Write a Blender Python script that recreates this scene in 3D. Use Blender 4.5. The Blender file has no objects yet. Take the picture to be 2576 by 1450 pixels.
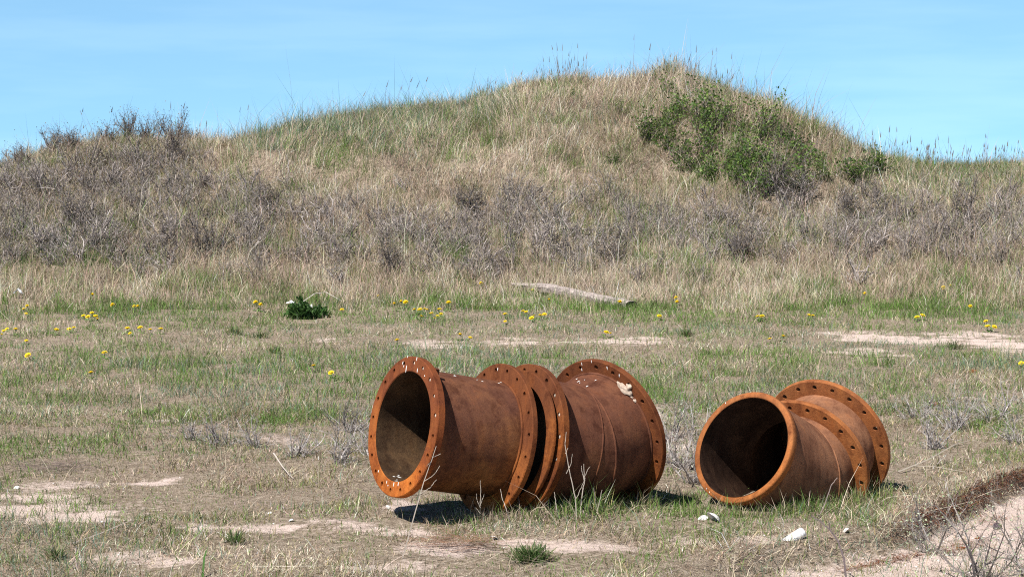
import bpy, math, random
import numpy as np
from mathutils import Vector
random.seed(7)
rng = np.random.default_rng(11)
scene = bpy.context.scene
COL = scene.collection
# ------------------------------------------------------------------ camera figures
FD, CXD, CYD, HYD, H = 4805.0, 1287.5, 725.0, 453.0, 1.75
PITCH = math.atan((CYD - HYD) / FD)
SUN = Vector((-0.40, -0.46, 0.80)).normalized()

def smooth(t):
    t = np.clip(t, 0, 1)
    return t * t * (3 - 2 * t)

# ------------------------------------------------------------------ value noise
def _hash(ix, iy, s):
    n = (ix.astype(np.int64) * 374761393 + iy.astype(np.int64) * 668265263 + s * 1442695041) & 0x7fffffff
    n = ((n ^ (n >> 13)) * 1274126177) & 0x7fffffff
    n = (n ^ (n >> 16)) & 0xffff
    return n / 65535.0

def vnoise(x, y, s=0):
    x = np.asarray(x, float); y = np.asarray(y, float)
    ix = np.floor(x); iy = np.floor(y)
    fx = x - ix; fy = y - iy
    fx = fx * fx * (3 - 2 * fx); fy = fy * fy * (3 - 2 * fy)
    a = _hash(ix, iy, s); b = _hash(ix + 1, iy, s); c = _hash(ix, iy + 1, s); d = _hash(ix + 1, iy + 1, s)
    return (a * (1 - fx) + b * fx) * (1 - fy) + (c * (1 - fx) + d * fx) * fy

def fbm(x, y, s=0, o=3):
    v = 0; a = .5; t = 0
    for k in range(o):
        v = v + a * vnoise(x * 2 ** k, y * 2 ** k, s + k * 17); t += a; a *= .5
    return v / t

# ------------------------------------------------------------------ terrain
D0, DC = 25.6, 42.0
SKY = np.array([(-1500, 400), (-900, 440), (-500, 470), (-200, 492), (0, 474), (60, 440), (110, 402), (170, 376), (250, 354), (330, 348), (420, 352), (500, 350),
       (560, 352), (620, 356), (680, 350), (750, 330), (820, 306), (900, 286), (1000, 272), (1080, 262), (1160, 254), (1230, 240),
       (1280, 215), (1340, 202), (1420, 194), (1500, 192), (1560, 199), (1620, 192), (1680, 180), (1740, 196), (1800, 214),
       (1860, 240), (1910, 266), (1960, 297), (2010, 320), (2060, 348), (2110, 368), (2170, 390), (2230, 398), (2300, 404),
       (2400, 410), (2480, 407), (2575, 403), (2800, 410), (3200, 440)], float)
BANK = np.array([(3300, 1040), (2900, 1120), (2575, 1195), (2450, 1238), (2330, 1290), (2240, 1330), (2100, 1352), (1990, 1376), (1850, 1405), (1700, 1450), (1500, 1540)], float)
def flat(px, py):
    d = H * FD / (np.asarray(py, float) - HYD)
    return (np.asarray(px, float) - CXD) / FD * d, d
_bx, _by = flat(BANK[:, 0], BANK[:, 1])
_o = np.argsort(_bx)
_bx, _by = _bx[_o], _by[_o]
def bank(x, y):
    """>0 : metres on the sand side of the eroded edge"""
    yb = np.interp(x, _bx, _by)
    e = yb + .10 * (fbm(x * 3.1, y * 0 + 3, 5) - .5) - y
    return np.where(x > _bx[0], e, -1.0) * .8

def crest(x):
    px = CXD + x / DC * FD
    y = np.interp(px, SKY[:, 0], SKY[:, 1])
    return H + (HYD - y) / FD * DC

def terrain(x, y):
    x = np.asarray(x, float); y = np.asarray(y, float)
    near = .05 * (fbm(x * .7, y * .7, 1) - .5) + .03 * (fbm(x * 3, y * 3, 2) - .5) + .03 * (fbm(x * 5.5, y * 5.5, 4, 2) - .5)
    s = bank(x, y)
    near = near - .10 * smooth(s / .2) * (y < 14) + .02 * np.exp(-(s + .12) ** 2 / .02) * (y < 14) + .035 * np.exp(-((x - .1) ** 2 / .4 + (y - 9.72) ** 2 / .05))
    t = (y - D0) / (DC - D0)
    g = 1.0 + .25 * np.sin(x * .35 + 1.0)
    tt = np.clip(t, 0, 1) ** g
    sh = .45 * smooth(tt) + .55 * tt ** 1.15
    sh = np.where(t > .85, sh + (1 - sh) * 0, sh)
    mid = np.clip(t, 0, 1) * np.clip(1 - t, 0, 1) * 4
    bump = mid * (.55 * (fbm(x * .22 + 9, y * .22, 21) - .5) + .5 * (fbm(x * .6, y * .6, 22) - .5) + .42 * (fbm(x * 1.3, y * 1.3, 23) - .5))
    bump = bump + .45 * np.exp(-((x - 5.0) / 1.9) ** 2 - ((y - 36.5) / 2.0) ** 2)
    bump = bump + .35 * np.exp(-((x + 3.0) / 2.5) ** 2 - ((y - 36) / 2.5) ** 2)
    z = near + crest(x) * sh + bump * (t > 0) - .13 * smooth((t - .75) / .25)
    back = smooth((y - DC - .4) / 13)
    z = z * (1 - back) - .7 * back
    return z

def proj(x, y, z):
    c, s = math.cos(PITCH), math.sin(PITCH)
    zz = z - H
    fw = y * c - zz * s; dn = -zz * c - y * s
    return CXD + FD * x / fw, CYD + FD * dn / fw

_ds = np.concatenate([np.arange(7, 26, .02), np.arange(26, 62, .04)])
def hit(px, py):
    """ground point that shows at (px, py) of the 2575 px wide picture"""
    c, s = math.cos(PITCH), math.sin(PITCH)
    u = (px - CXD) / FD; v = (py - CYD) / FD
    dy = c - v * s; dz = -s - v * c
    xs = u / dy * _ds; zs = H + dz / dy * _ds
    m = terrain(xs, _ds) >= zs
    if not m.any() or m[-1] and not m[:-1].any(): return hit(px, py + 3)
    k = np.argmax(m)
    if _ds[k] > 44: return hit(px, py + 3)
    return Vector((float(xs[k]), float(_ds[k]), float(terrain(xs[k], _ds[k]))))

# ------------------------------------------------------------------ object helpers
def tag(o, label=None, cat=None, group=None, kind=None):
    if label: o['label'] = label
    if cat: o['category'] = cat
    if group: o['group'] = group
    if kind: o['kind'] = kind
    return o

def thing(name, loc, label, cat, group=None, rz=0, sc=1):
    o = bpy.data.objects.new(name, None); COL.objects.link(o)
    o.location = loc; o.rotation_euler = (0, 0, rz); o.scale = (sc,) * 3
    o.empty_display_size = .1
    return tag(o, label, cat, group)

def copy_tree(o, loc, rz=0, sc=1):
    c = o.copy(); COL.objects.link(c)
    c.location = loc; c.rotation_euler = (0, 0, rz); c.scale = (sc,) * 3
    for ch in list(o.children):
        k = ch.copy(); COL.objects.link(k); k.parent = c
    return c

def mesh_np(name, V, polys, mats, parent=None, col=None, smoothed=False, loc=None):
    """polys: list of (array (n,k) of vertex indices, material index, smooth flag or None)"""
    me = bpy.data.meshes.new(name)
    V = np.asarray(V, np.float32)
    loops, starts, tot, mi, sm = [], [], [], [], []
    off = 0
    for p in polys:
        F, m = np.asarray(p[0], np.int32), p[1]
        s = smoothed if len(p) < 3 else p[2]
        n, k = F.shape
        loops.append(F.ravel()); starts.append(off + np.arange(n) * k); tot.append(np.full(n, k))
        mi.append(np.full(n, m)); sm.append(np.full(n, s)); off += n * k
    loops = np.concatenate(loops); starts = np.concatenate(starts); tot = np.concatenate(tot)
    me.vertices.add(len(V)); me.vertices.foreach_set('co', V.ravel())
    me.loops.add(len(loops)); me.loops.foreach_set('vertex_index', loops.astype(np.int32))
    me.polygons.add(len(starts)); me.polygons.foreach_set('loop_start', starts.astype(np.int32))
    me.polygons.foreach_set('material_index', np.concatenate(mi).astype(np.int32))
    me.polygons.foreach_set('use_smooth', np.concatenate(sm).astype(bool))
    for m in mats: me.materials.append(m)
    if col is not None:
        a = me.attributes.new('Col', 'FLOAT_COLOR', 'POINT')
        c4 = np.ones((len(V), 4), np.float32); c4[:, :3] = col
        a.data.foreach_set('color', c4.ravel())
    me.update(calc_edges=True); me.validate()
    o = bpy.data.objects.new(name, me); COL.objects.link(o)
    if parent is not None: o.parent = parent
    if loc is not None: o.location = loc
    return o

class MB:
    """collects pieces of one mesh"""
    def __init__(s): s.V = []; s.P = []; s.n = 0; s.C = []
    def add(s, V, polys, col=None):
        V = np.asarray(V, float).reshape(-1, 3)
        for p in polys: s.P.append((np.asarray(p[0]) + s.n,) + tuple(p[1:]))
        s.V.append(V); s.n += len(V)
        s.C.append(np.broadcast_to(np.asarray((.5, .5, .5) if col is None else col, float), V.shape))
    def obj(s, name, mats, parent=None, origin=(0, 0, 0), loc=None, usecol=False, smoothed=False):
        V = np.concatenate(s.V) - np.asarray(origin, float)
        # merge polys of the same size / material / smooth
        return mesh_np(name, V, s.P, mats, parent, np.concatenate(s.C) if usecol else None, smoothed, loc)

# ------------------------------------------------------------------ materials
def nodes_of(name):
    m = bpy.data.materials.new(name); m.use_nodes = True
    nt = m.node_tree; b = nt.nodes['Principled BSDF']
    return m, nt, b
def N(nt, t, **k):
    n = nt.nodes.new(t)
    for a, v in k.items():
        if a in n.inputs: n.inputs[a].default_value = v
        else: setattr(n, a, v)
    return n
def ramp(nt, stops):
    r = nt.nodes.new('ShaderNodeValToRGB'); e = r.color_ramp.elements
    while len(e) < len(stops): e.new(.5)
    for k, (p, c) in enumerate(stops):
        e[k].position = p; e[k].color = (*c, 1) if len(c) == 3 else c
    return r

def mat_blade(name, rough=.7, trans=.22):
    m, nt, b = nodes_of(name)
    a = N(nt, 'ShaderNodeAttribute', attribute_name='Col')
    nt.links.new(a.outputs['Color'], b.inputs['Base Color'])
    b.inputs['Roughness'].default_value = rough
    b.inputs['Specular IOR Level'].default_value = .25
    if trans:
        t = N(nt, 'ShaderNodeBsdfTranslucent'); nt.links.new(a.outputs['Color'], t.inputs['Color'])
        x = N(nt, 'ShaderNodeMixShader'); x.inputs[0].default_value = trans
        nt.links.new(b.outputs[0], x.inputs[1]); nt.links.new(t.outputs[0], x.inputs[2])
        nt.links.new(x.outputs[0], nt.nodes['Material Output'].inputs['Surface'])
    return m

def mat_plain(name, col, rough=.6, var=.25, scale=30, spec=.3, bump=0):
    m, nt, b = nodes_of(name)
    tc = N(nt, 'ShaderNodeTexCoord'); n = N(nt, 'ShaderNodeTexNoise', Scale=scale, Detail=5.0)
    nt.links.new(tc.outputs['Object'], n.inputs['Vector'])
    c = np.array(col)
    r = ramp(nt, [(.3, tuple(c * (1 - var))), (.7, tuple(np.minimum(c * (1 + var), .95)))])
    nt.links.new(n.outputs['Fac'], r.inputs['Fac']); nt.links.new(r.outputs['Color'], b.inputs['Base Color'])
    b.inputs['Roughness'].default_value = rough; b.inputs['Specular IOR Level'].default_value = spec
    if bump:
        bp = N(nt, 'ShaderNodeBump', Strength=bump, Distance=.01)
        nt.links.new(n.outputs['Fac'], bp.inputs['Height']); nt.links.new(bp.outputs[0], b.inputs['Normal'])
    return m

def mat_rust(name, lo, mid, hi, top, topamt=.6, zmid=.45, seed=0, bump=.35, grain=.5):
    """rust: broad cloudy tones, fine speckle, darker weathering towards the top of the metal (a stain in object space)"""
    m, nt, b = nodes_of(name); L = nt.links.new
    tc = N(nt, 'ShaderNodeTexCoord')
    mp = N(nt, 'ShaderNodeMapping'); mp.inputs['Location'].default_value = (seed * 3.1, seed * 1.7, seed)
    L(tc.outputs['Object'], mp.inputs['Vector'])
    n1 = N(nt, 'ShaderNodeTexNoise', Scale=5.0, Detail=8.0, Roughness=.65)
    n2 = N(nt, 'ShaderNodeTexNoise', Scale=70.0, Detail=6.0, Roughness=.7)
    n3 = N(nt, 'ShaderNodeTexNoise', Scale=2.2, Detail=5.0, Roughness=.6)
    n4 = N(nt, 'ShaderNodeTexNoise', Scale=260.0, Detail=3.0, Roughness=.6)
    for n in (n1, n2, n3, n4): L(mp.outputs[0], n.inputs['Vector'])
    r1 = ramp(nt, [(.34, lo), (.5, mid), (.64, hi)])
    mm = N(nt, 'ShaderNodeMath', operation='MULTIPLY_ADD'); mm.inputs[1].default_value = grain; 
    L(n2.outputs['Fac'], mm.inputs[0])
    ms = N(nt, 'ShaderNodeMath', operation='SUBTRACT'); ms.inputs[1].default_value = grain * .5
    L(n1.outputs['Fac'], mm.inputs[2]); L(mm.outputs[0], ms.inputs[0]); L(ms.outputs[0], r1.inputs['Fac'])
    # runs of rust water
    ms2 = N(nt, 'ShaderNodeMapping'); ms2.inputs['Scale'].default_value = (16, 16, 1.4); ms2.inputs['Location'].default_value = (seed, seed * 2.3, 0)
    L(tc.outputs['Object'], ms2.inputs['Vector'])
    n6 = N(nt, 'ShaderNodeTexNoise', Scale=1.0, Detail=6.0, Roughness=.6); L(ms2.outputs[0], n6.inputs['Vector'])
    n7 = N(nt, 'ShaderNodeTexNoise', Scale=11.0, Detail=10.0, Roughness=.72); L(mp.outputs[0], n7.inputs['Vector'])
    # weathered top
    sp = N(nt, 'ShaderNodeSeparateXYZ'); L(tc.outputs['Object'], sp.inputs[0])
    za = N(nt, 'ShaderNodeMath', operation='MULTIPLY_ADD'); za.inputs[1].default_value = .9; L(n3.outputs['Fac'], za.inputs[0]); L(sp.outputs['Z'], za.inputs[2])
    mr = N(nt, 'ShaderNodeMapRange'); mr.inputs['From Min'].default_value = zmid + .28; mr.inputs['From Max'].default_value = zmid + .68
    mr.inputs['To Max'].default_value = topamt; L(za.outputs[0], mr.inputs['Value'])
    mx = N(nt, 'ShaderNodeMixRGB'); mx.inputs['Color2'].default_value = (*top, 1)
    L(mr.outputs[0], mx.inputs['Fac']); L(r1.outputs['Color'], mx.inputs['Color1'])
    # dark pits
    rp = ramp(nt, [(.32, (.35, .3, .3)), (.45, (1, 1, 1))]); L(n4.outputs['Fac'], rp.inputs['Fac'])
    m2 = N(nt, 'ShaderNodeMixRGB', blend_type='MULTIPLY'); m2.inputs['Fac'].default_value = .6
    L(mx.outputs[0], m2.inputs['Color1']); L(rp.outputs['Color'], m2.inputs['Color2'])
    rs6 = ramp(nt, [(.36, (.62, .56, .56)), (.52, (1, 1, 1)), (.68, (1.22, 1.12, .95))]); L(n6.outputs['Fac'], rs6.inputs['Fac'])
    m3 = N(nt, 'ShaderNodeMixRGB', blend_type='MULTIPLY'); m3.inputs['Fac'].default_value = .75; L(m2.outputs[0], m3.inputs['Color1']); L(rs6.outputs['Color'], m3.inputs['Color2'])
    rs7 = ramp(nt, [(.36, (.5, .42, .42)), (.47, (1, 1, 1)), (.58, (1, 1, 1)), (.68, (1.35, 1.2, 1.0))]); L(n7.outputs['Fac'], rs7.inputs['Fac'])
    m4 = N(nt, 'ShaderNodeMixRGB', blend_type='MULTIPLY'); m4.inputs['Fac'].default_value = .7; L(m3.outputs[0], m4.inputs['Color1']); L(rs7.outputs['Color'], m4.inputs['Color2'])
    L(m4.outputs[0], b.inputs['Base Color'])
    b.inputs['Roughness'].default_value = .85; b.inputs['Specular IOR Level'].default_value = .10
    ad0 = N(nt, 'ShaderNodeMath', operation='ADD'); L(n2.outputs['Fac'], ad0.inputs[0]); L(n7.outputs['Fac'], ad0.inputs[1])
    ad = N(nt, 'ShaderNodeMath', operation='ADD'); L(ad0.outputs[0], ad.inputs[0]); L(n4.outputs['Fac'], ad.inputs[1])
    bp = N(nt, 'ShaderNodeBump', Strength=bump, Distance=.006); L(ad.outputs[0], bp.inputs['Height']); L(bp.outputs[0], b.inputs['Normal'])
    return m

def mat_ground():
    m, nt, b = nodes_of('soil_and_sand'); L = nt.links.new
    tc = N(nt, 'ShaderNodeTexCoord'); at = N(nt, 'ShaderNodeAttribute', attribute_name='Col')
    n1 = N(nt, 'ShaderNodeTexNoise', Scale=1.3, Detail=8.0, Roughness=.7); n2 = N(nt, 'ShaderNodeTexNoise', Scale=22.0, Detail=8.0, Roughness=.75)
    n3 = N(nt, 'ShaderNodeTexNoise', Scale=120.0, Detail=4.0, Roughness=.7)
    for n in (n1, n2, n3): L(tc.outputs['Object'], n.inputs['Vector'])
    soil = ramp(nt, [(.38, (.14, .105, .075)), (.5, (.32, .25, .185)), (.62, (.60, .50, .40))]); sf = N(nt, 'ShaderNodeMixRGB'); sf.inputs['Fac'].default_value = .5; L(n2.outputs['Fac'], sf.inputs['Color1']); L(n3.outputs['Fac'], sf.inputs['Color2']); L(sf.outputs[0], soil.inputs['Fac'])
    sand = ramp(nt, [(.3, (.50, .38, .32)), (.5, (.76, .605, .53)), (.7, (.86, .72, .65))])
    av = N(nt, 'ShaderNodeMath', operation='ADD'); L(n2.outputs['Fac'], av.inputs[0]); L(n3.outputs['Fac'], av.inputs[1])
    hv = N(nt, 'ShaderNodeMath', operation='MULTIPLY'); hv.inputs[1].default_value = .5; L(av.outputs[0], hv.inputs[0]); L(hv.outputs[0], sand.inputs['Fac'])
    sp = N(nt, 'ShaderNodeSeparateColor'); L(at.outputs['Color'], sp.inputs[0])
    # sand amount broken up by noise
    ma = N(nt, 'ShaderNodeMath', operation='MULTIPLY_ADD'); ma.inputs[1].default_value = 1.7; L(n2.outputs['Fac'], ma.inputs[0]); L(sp.outputs[0], ma.inputs[2])
    mr = N(nt, 'ShaderNodeMapRange'); mr.inputs['From Min'].default_value = 1.15; mr.inputs['From Max'].default_value = 1.65; L(ma.outputs[0], mr.inputs['Value'])
    mx = N(nt, 'ShaderNodeMixRGB'); L(mr.outputs[0], mx.inputs['Fac']); L(soil.outputs[0], mx.inputs['Color1']); L(sand.outputs[0], mx.inputs['Color2'])
    L(mx.outputs[0], b.inputs['Base Color']); b.inputs['Roughness'].default_value = .95; b.inputs['Specular IOR Level'].default_value = .1
    bp = N(nt, 'ShaderNodeBump', Strength=.7, Distance=.03); L(av.outputs[0], bp.inputs['Height']); L(bp.outputs[0], b.inputs['Normal'])
    return m

M_ground = mat_ground()
M_blade = mat_blade('grass_blades')
M_twig = mat_blade('dry_twigs', .85, 0)
M_leaf = mat_blade('rose_leaves', .5, .3)
M_drop = mat_plain('bird_droppings', (.78, .76, .72), .7, .1, 60)
M_stone = mat_plain('pale_stone', (.46, .365, .29), .9, .3, 40, .2, .5)
M_shell = mat_plain('white_shell', (.74, .71, .67), .6, .15, 60, .3, .2)
M_plastic = mat_plain('white_plastic', (.80, .80, .82), .35, .06, 20, .5, 0)
M_wood = None

# ------------------------------------------------------------------ sand masks
SP = [(600, 1328, 210, 15, .85), (1000, 1346, 160, 13, .8), (1150, 1385, 150, 18, .8), (1500, 1385, 120, 14, .7), (180, 1225, 160, 14, .5), (1000, 1440, 200, 14, .5), (300, 1420, 200, 16, .5),
      (370, 1213, 85, 15, 1.), (40, 1270, 150, 26, .9), (220, 1302, 170, 26, 1.), (350, 1296, 60, 20, .8), (480, 1332, 140, 13, .8), (700, 1327, 140, 13, .9),
      (880, 1338, 90, 13, .8), (960, 1352, 70, 14, .7), (985, 1282, 45, 18, 1.), (1250, 1377, 130, 17, .9), (1430, 1388, 110, 16, .8), (1720, 1357, 55, 20, .8),
      (1140, 1400, 70, 14, .7), (400, 1432, 70, 16, .6), (820, 856, 55, 7, .7), (1100, 866, 100, 11, .8), (1290, 860, 130, 10, .7), (1430, 856, 90, 9, .7),
      (1570, 859, 130, 12, .9), (1650, 1042, 45, 18, .7), (2150, 836, 90, 8, .7), (2250, 848, 150, 18, .95), (2420, 850, 160, 18, 1.), (2530, 870, 100, 14, 1.),
      (2190, 886, 120, 14, .75), (2480, 1012, 60, 16, .8), (400, 1056, 70, 9, .6), (110, 1142, 50, 10, .5), (1710, 1125, 55, 35, .6), (690, 1110, 60, 20, .4),
      (1900, 1370, 90, 14, .6), (1560, 1300, 60, 12, .4), (630, 512, 60, 8, .0)]
def sandmask(x, y):
    v = np.zeros_like(x)
    w = .25 * (fbm(x * 2.2, y * 2.2, 41) - .5); w2 = .5 * (fbm(x * 2.2 + 40, y * 1.5, 43) - .5)
    for (cx, cy, rx, ry, s) in SP:
        gx, d = flat(cx, cy)
        ax = rx * d / FD; ay = ry * d * d / (FD * H)
        q = np.sqrt(((x - gx + w) / ax) ** 2 + ((y - d + w2) / ay) ** 2)
        v = np.maximum(v, s * (1 - smooth((q - .2) / 1.5)))
    v = v * (.2 + 1.15 * smooth((.6 * fbm(x * 2.6, y * 4.2, 47) + .4 * fbm(x * 9, y * 12, 49) - .30 - .03 * (y > 14)) / .24))
    b = bank(x, y)
    v = np.maximum(v, smooth((b - .06) / .2) * (y < 14) * (.72 + .28 * smooth((fbm(x * 5, y * 4, 48) - .3) / .2)))
    return v * (y < 25)

# ------------------------------------------------------------------ ground and dune sheets
def axis(lo, hi, step, far):
    a = np.arange(lo, hi + 1e-6, step); g = []; s = step; p = hi
    while p < far: s *= 1.35; p += s; g.append(p)
    return a, np.array(g)
def sheet(name, xs, ys, zf, mat):
    X, Y = np.meshgrid(xs, ys); Z = zf(X, Y)
    V = np.stack([X, Y, Z], -1).reshape(-1, 3)
    nx, ny = len(xs), len(ys)
    i = (np.arange(ny - 1)[:, None] * nx + np.arange(nx - 1)[None]).ravel()
    F = np.stack([i, i + 1, i + nx + 1, i + nx], 1)
    c = np.zeros((len(V), 3)); c[:, 0] = sandmask(V[:, 0], V[:, 1])
    return mesh_np(name, V, [(F, 0, True)], [mat], col=c)
a, g = axis(-7.5, 7.5, .06, 3000); xs = np.concatenate([-g[::-1], a, g])
ya, yg = axis(7.0, 25.8, .07, 3000); yb = 7 - np.array([.3, .8, 1.6, 3, 5, 8, 14, 25, 60, 150, 400, 1200, 3000])
ys = np.concatenate([yb[::-1], ya, yg])
g_ = sheet('ground', xs, ys, lambda X, Y: np.where(Y > 25.81, -.45, terrain(X, Y) * np.clip(1 - (np.abs(X) - 60) / 60, 0, 1)), M_ground)
tag(g_, kind='structure')
a, g = axis(-14, 14, .14, 70); xs = np.concatenate([-g[::-1], a, g])
ys = np.concatenate([np.arange(25.7, 45, .14), np.arange(45.3, 60, .6)])
dn = sheet('dune', xs, ys, lambda X, Y: terrain(X, Y) + .004, M_ground)
tag(dn, kind='structure')

# ------------------------------------------------------------------ grass
PAL = np.array([(.135, .225, .05), (.165, .24, .165), (.235, .22, .09), (.64, .52, .39), (.49, .38, .285), (.29, .205, .15), (.50, .445, .42)])
#       green blue olive straw tan brown grey | length lean
ROWS = np.array([
 (1480, .15, .05, .18, .28, .24, .06, .04, .055, .8),
 (1380, .13, .05, .18, .29, .25, .06, .04, .050, .9),
 (1250, .22, .06, .26, .17, .22, .06, .02, .044, .8),
 (1080, .27, .07, .26, .13, .22, .07, .02, .048, .75),
 (1000, .42, .10, .18, .16, .17, .02, .01, .065, .6),
 (920, .56, .10, .12, .16, .12, .00, .00, .09, .45),
 (872, .36, .10, .13, .23, .18, .00, .02, .06, .7),
 (838, .42, .06, .13, .22, .18, .00, .01, .06, .7),
 (805, .85, .07, .08, .08, .05, .00, .00, .07, .45),
 (778, .70, .03, .10, .18, .10, .00, .00, .10, .4),
 (755, .13, .00, .10, .42, .33, .02, .00, .15, .38),
 (700, .11, .00, .10, .38, .36, .05, .00, .19, .45),
 (640, .11, .01, .12, .32, .38, .06, .00, .20, .5),
 (560, .11, .01, .18, .30, .34, .08, .00, .20, .6),
 (460, .11, .02, .16, .34, .31, .06, .00, .17, .85),
 (350, .08, .04, .10, .44, .30, .04, .00, .23, .9),
 (150, .04, .06, .06, .48, .33, .03, .00, .22, .8)])[::-1]
def blades(P, L, w, az, lean, curl, col, face=None):
    n = len(P)
    d = np.stack([np.cos(az), np.sin(az), np.zeros(n)], 1); up = np.array([0, 0, 1.])
    fa = rng.uniform(0, 2 * np.pi, n) if face is None else face
    sd = np.stack([np.cos(fa), np.sin(fa), np.zeros(n)], 1)
    l2 = lean + curl
    mid = P + (L * .5)[:, None] * (np.sin(lean)[:, None] * d + np.cos(lean)[:, None] * up)
    tip = mid + (L * .5)[:, None] * (np.sin(l2)[:, None] * d + np.cos(l2)[:, None] * up)
    h = (w * .5)[:, None] * sd
    V = np.stack([P - h, P + h, mid + h * .8, mid - h * .8, tip], 1).reshape(-1, 3)
    i = np.arange(n)[:, None] * 5
    return V, i + np.array([[0, 1, 2, 3]]), i + np.array([[3, 2, 4]]), np.repeat(col, 5, 0)
class Grass:
    def __init__(s): s.a = []
    def add(s, *k, **q): s.a.append(blades(*k, **q))
    def obj(s, name, mat):
        off = 0; Q = []; T = []
        for V, q, t, c in s.a: Q.append(q + off); T.append(t + off); off += len(V)
        return mesh_np(name, np.concatenate([k[0] for k in s.a]), [(np.concatenate(Q), 0, False), (np.concatenate(T), 0, False)], [mat], col=np.concatenate([k[3] for k in s.a]))
def scatter(n, ylo, yhi, power):
    """x, y in the viewed wedge (with a margin); more points per square metre close by"""
    u = rng.uniform(0, 1, n * 2)
    # pdf(y) ~ width * y^-power
    yy = np.linspace(ylo, yhi, 400); pdf = (yy * .72 + 3) * yy ** (-power); cdf = np.cumsum(pdf); cdf /= cdf[-1]
    y = np.interp(u, cdf, yy)[:n]
    x = rng.uniform(-1, 1, n) * (.36 * y + 1.5)
    return x, y
def pick(W):
    c = np.cumsum(W, 1); c /= c[:, -1:]
    r = rng.uniform(0, 1, len(W))[:, None]
    return np.minimum((r > c).sum(1), W.shape[1] - 1)
def gmask(px, py, cx, cy, rx, ry):
    return np.exp(-(((px - cx) / rx) ** 2 + ((py - cy) / ry) ** 2))
PIPES = [((-.56, 9.68), (-.10, 9.95), .10), ((-.10, 9.96), (.50, 10.32), .17), ((1.238, 10.19), (1.60, 10.55), .27), ((1.60, 10.55), (1.80, 10.82), .27)]
def near_pipe(x, y, k=1.0):
    m = np.zeros_like(x, bool)
    for (a, b, r) in PIPES:
        dx, dy = b[0] - a[0], b[1] - a[1]; t = np.clip(((x - a[0]) * dx + (y - a[1]) * dy) / (dx * dx + dy * dy), 0, 1)
        m |= (x - a[0] - t * dx) ** 2 + (y - a[1] - t * dy) ** 2 < (r * k) ** 2
    return m
def grass_zone(n, ylo, yhi, power, wscale=1.0):
    x, y = scatter(n, ylo, yhi, power)
    sm = sandmask(x, y)
    cl = fbm(x * 2.6, y * 2.6, 61)
    hgt = np.where(y < 25.8, .55 + .95 * smooth((cl - .3) / .4), 1)
    keep = (rng.uniform(0, 1, n) > sm * .76) & ~near_pipe(x, y) & (rng.uniform(0, 1, n) < .5 + 1.0 * smooth((cl - .28) / .4))
    x, y, hgt = x[keep], y[keep], hgt[keep]; z = terrain(x, y); n = len(x)
    px, py = proj(x, y, z)
    R = np.stack([np.interp(py, ROWS[:, 0], ROWS[:, k]) for k in range(1, 10)], 1)
    W = R[:, :7].copy(); L = R[:, 7].copy(); lean = R[:, 8].copy()
    n1 = fbm(x * .9, y * .9, 51); n2 = fbm(x * 2.4, y * 2.4, 52); n3 = fbm(x * .45 + 7, y * .45, 53)
    gb = np.exp((n1 - .5) * 7 + (n2 - .5) * 6) * np.where(y > 25.8, 1.7, 1)
    W[:, 0] *= gb; W[:, 1] *= np.exp((n3 - .5) * 7); W[:, 2] *= np.exp((n2 - .5) * 3)
    W[:, 3] *= np.exp((n3 - .5) * -3); W[:, 5] *= np.exp((.5 - n1) * 4)
    # regions of the slope
    sky = np.interp(px, SKY[:, 0], SKY[:, 1])
    m = np.exp(-((py - sky) / 55) ** 2) * smooth((px - 560) / 120) * (1 - smooth((px - 1240) / 80)) * (y > 30)
    W[:, 1] += 1.3 * m; W[:, 0] += .35 * m; L *= 1 + .1 * m; lean *= 1 - .3 * m
    m = gmask(px, py, 1050, 330, 330, 70) * (y > 30); W[:, 1] += .25 * m * (n2 > .5); W[:, 0] += .15 * m
    m = gmask(px, py, 1080, 420, 260, 60) * (y > 30); W[:, 0] += .35 * m * (n1 > .48)
    m = gmask(px, py, 2380, 440, 200, 45) * (y > 30); W[:, 0] += .7 * m; W[:, 1] += .5 * m; W[:, 2] += .2 * m
    m = gmask(px, py, 1900, 390, 300, 110) * (y > 30); L *= 1 + .35 * m; W[:, 5] += .35 * m; W[:, 2] += .5 * m; W[:, 0] += .35 * m; W[:, 3] *= 1 - .55 * m
    m = gmask(px, py, 250, 480, 380, 110) * (y > 30); W[:, 5] += .35 * m; W[:, 2] += .4 * m; W[:, 3] *= 1 - .4 * m
    m = gmask(px, py, 1680, 190, 90, 60) * (y > 30); L *= 1 + .5 * m; lean *= 1 - .6 * m; W[:, 4] += .6 * m
    m = gmask(px, py, 400, 720, 500, 60) * (y > 24); W[:, 0] += .12 * m * (n1 > .52)
    m = gmask(px, py, 2400, 760, 260, 70) * (y > 20); W[:, 0] += .3 * m; L *= 1 + .3 * m * (y < 26)
    m = gmask(px, py, 700, 930, 500, 70); W[:, 0] += .25 * m
    m = (gmask(px, py, 1700, 1290, 260, 26) + gmask(px, py, 2130, 1280, 130, 22) + gmask(px, py, 1500, 1300, 150, 14)) * (y < 13); W[:, 0] += 1.2 * m; L *= 1 + .8 * m; lean *= 1 - .5 * np.minimum(m, 1)
    m = gmask(px, py, 1330, 1405, 90, 18) * (y < 12); W[:, 0] += 1.5 * m; W[:, 3:] *= (1 - .7 * np.minimum(m, 1))[:, None]
    m = gmask(px, py, 1290, 1330, 90, 14) * (y < 12); W[:, 1] += 1.2 * m
    m = gmask(px, py, 300, 1110, 330, 60); W[:, 1] += .12 * m; W[:, 5] += .1 * m
    b = bank(x, y); m = np.exp(-((b + .12) / .16) ** 2) * (y < 14); W[:, 4] += .5 * m; W[:, 3] += .35 * m; W[:, 5] += .2 * m; L *= 1 + .4 * m
    n4 = fbm(x * 2.1 + 31, y * 1.6, 54, 2); n5 = vnoise(x * 4.5, y * 3.2, 55)
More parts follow.
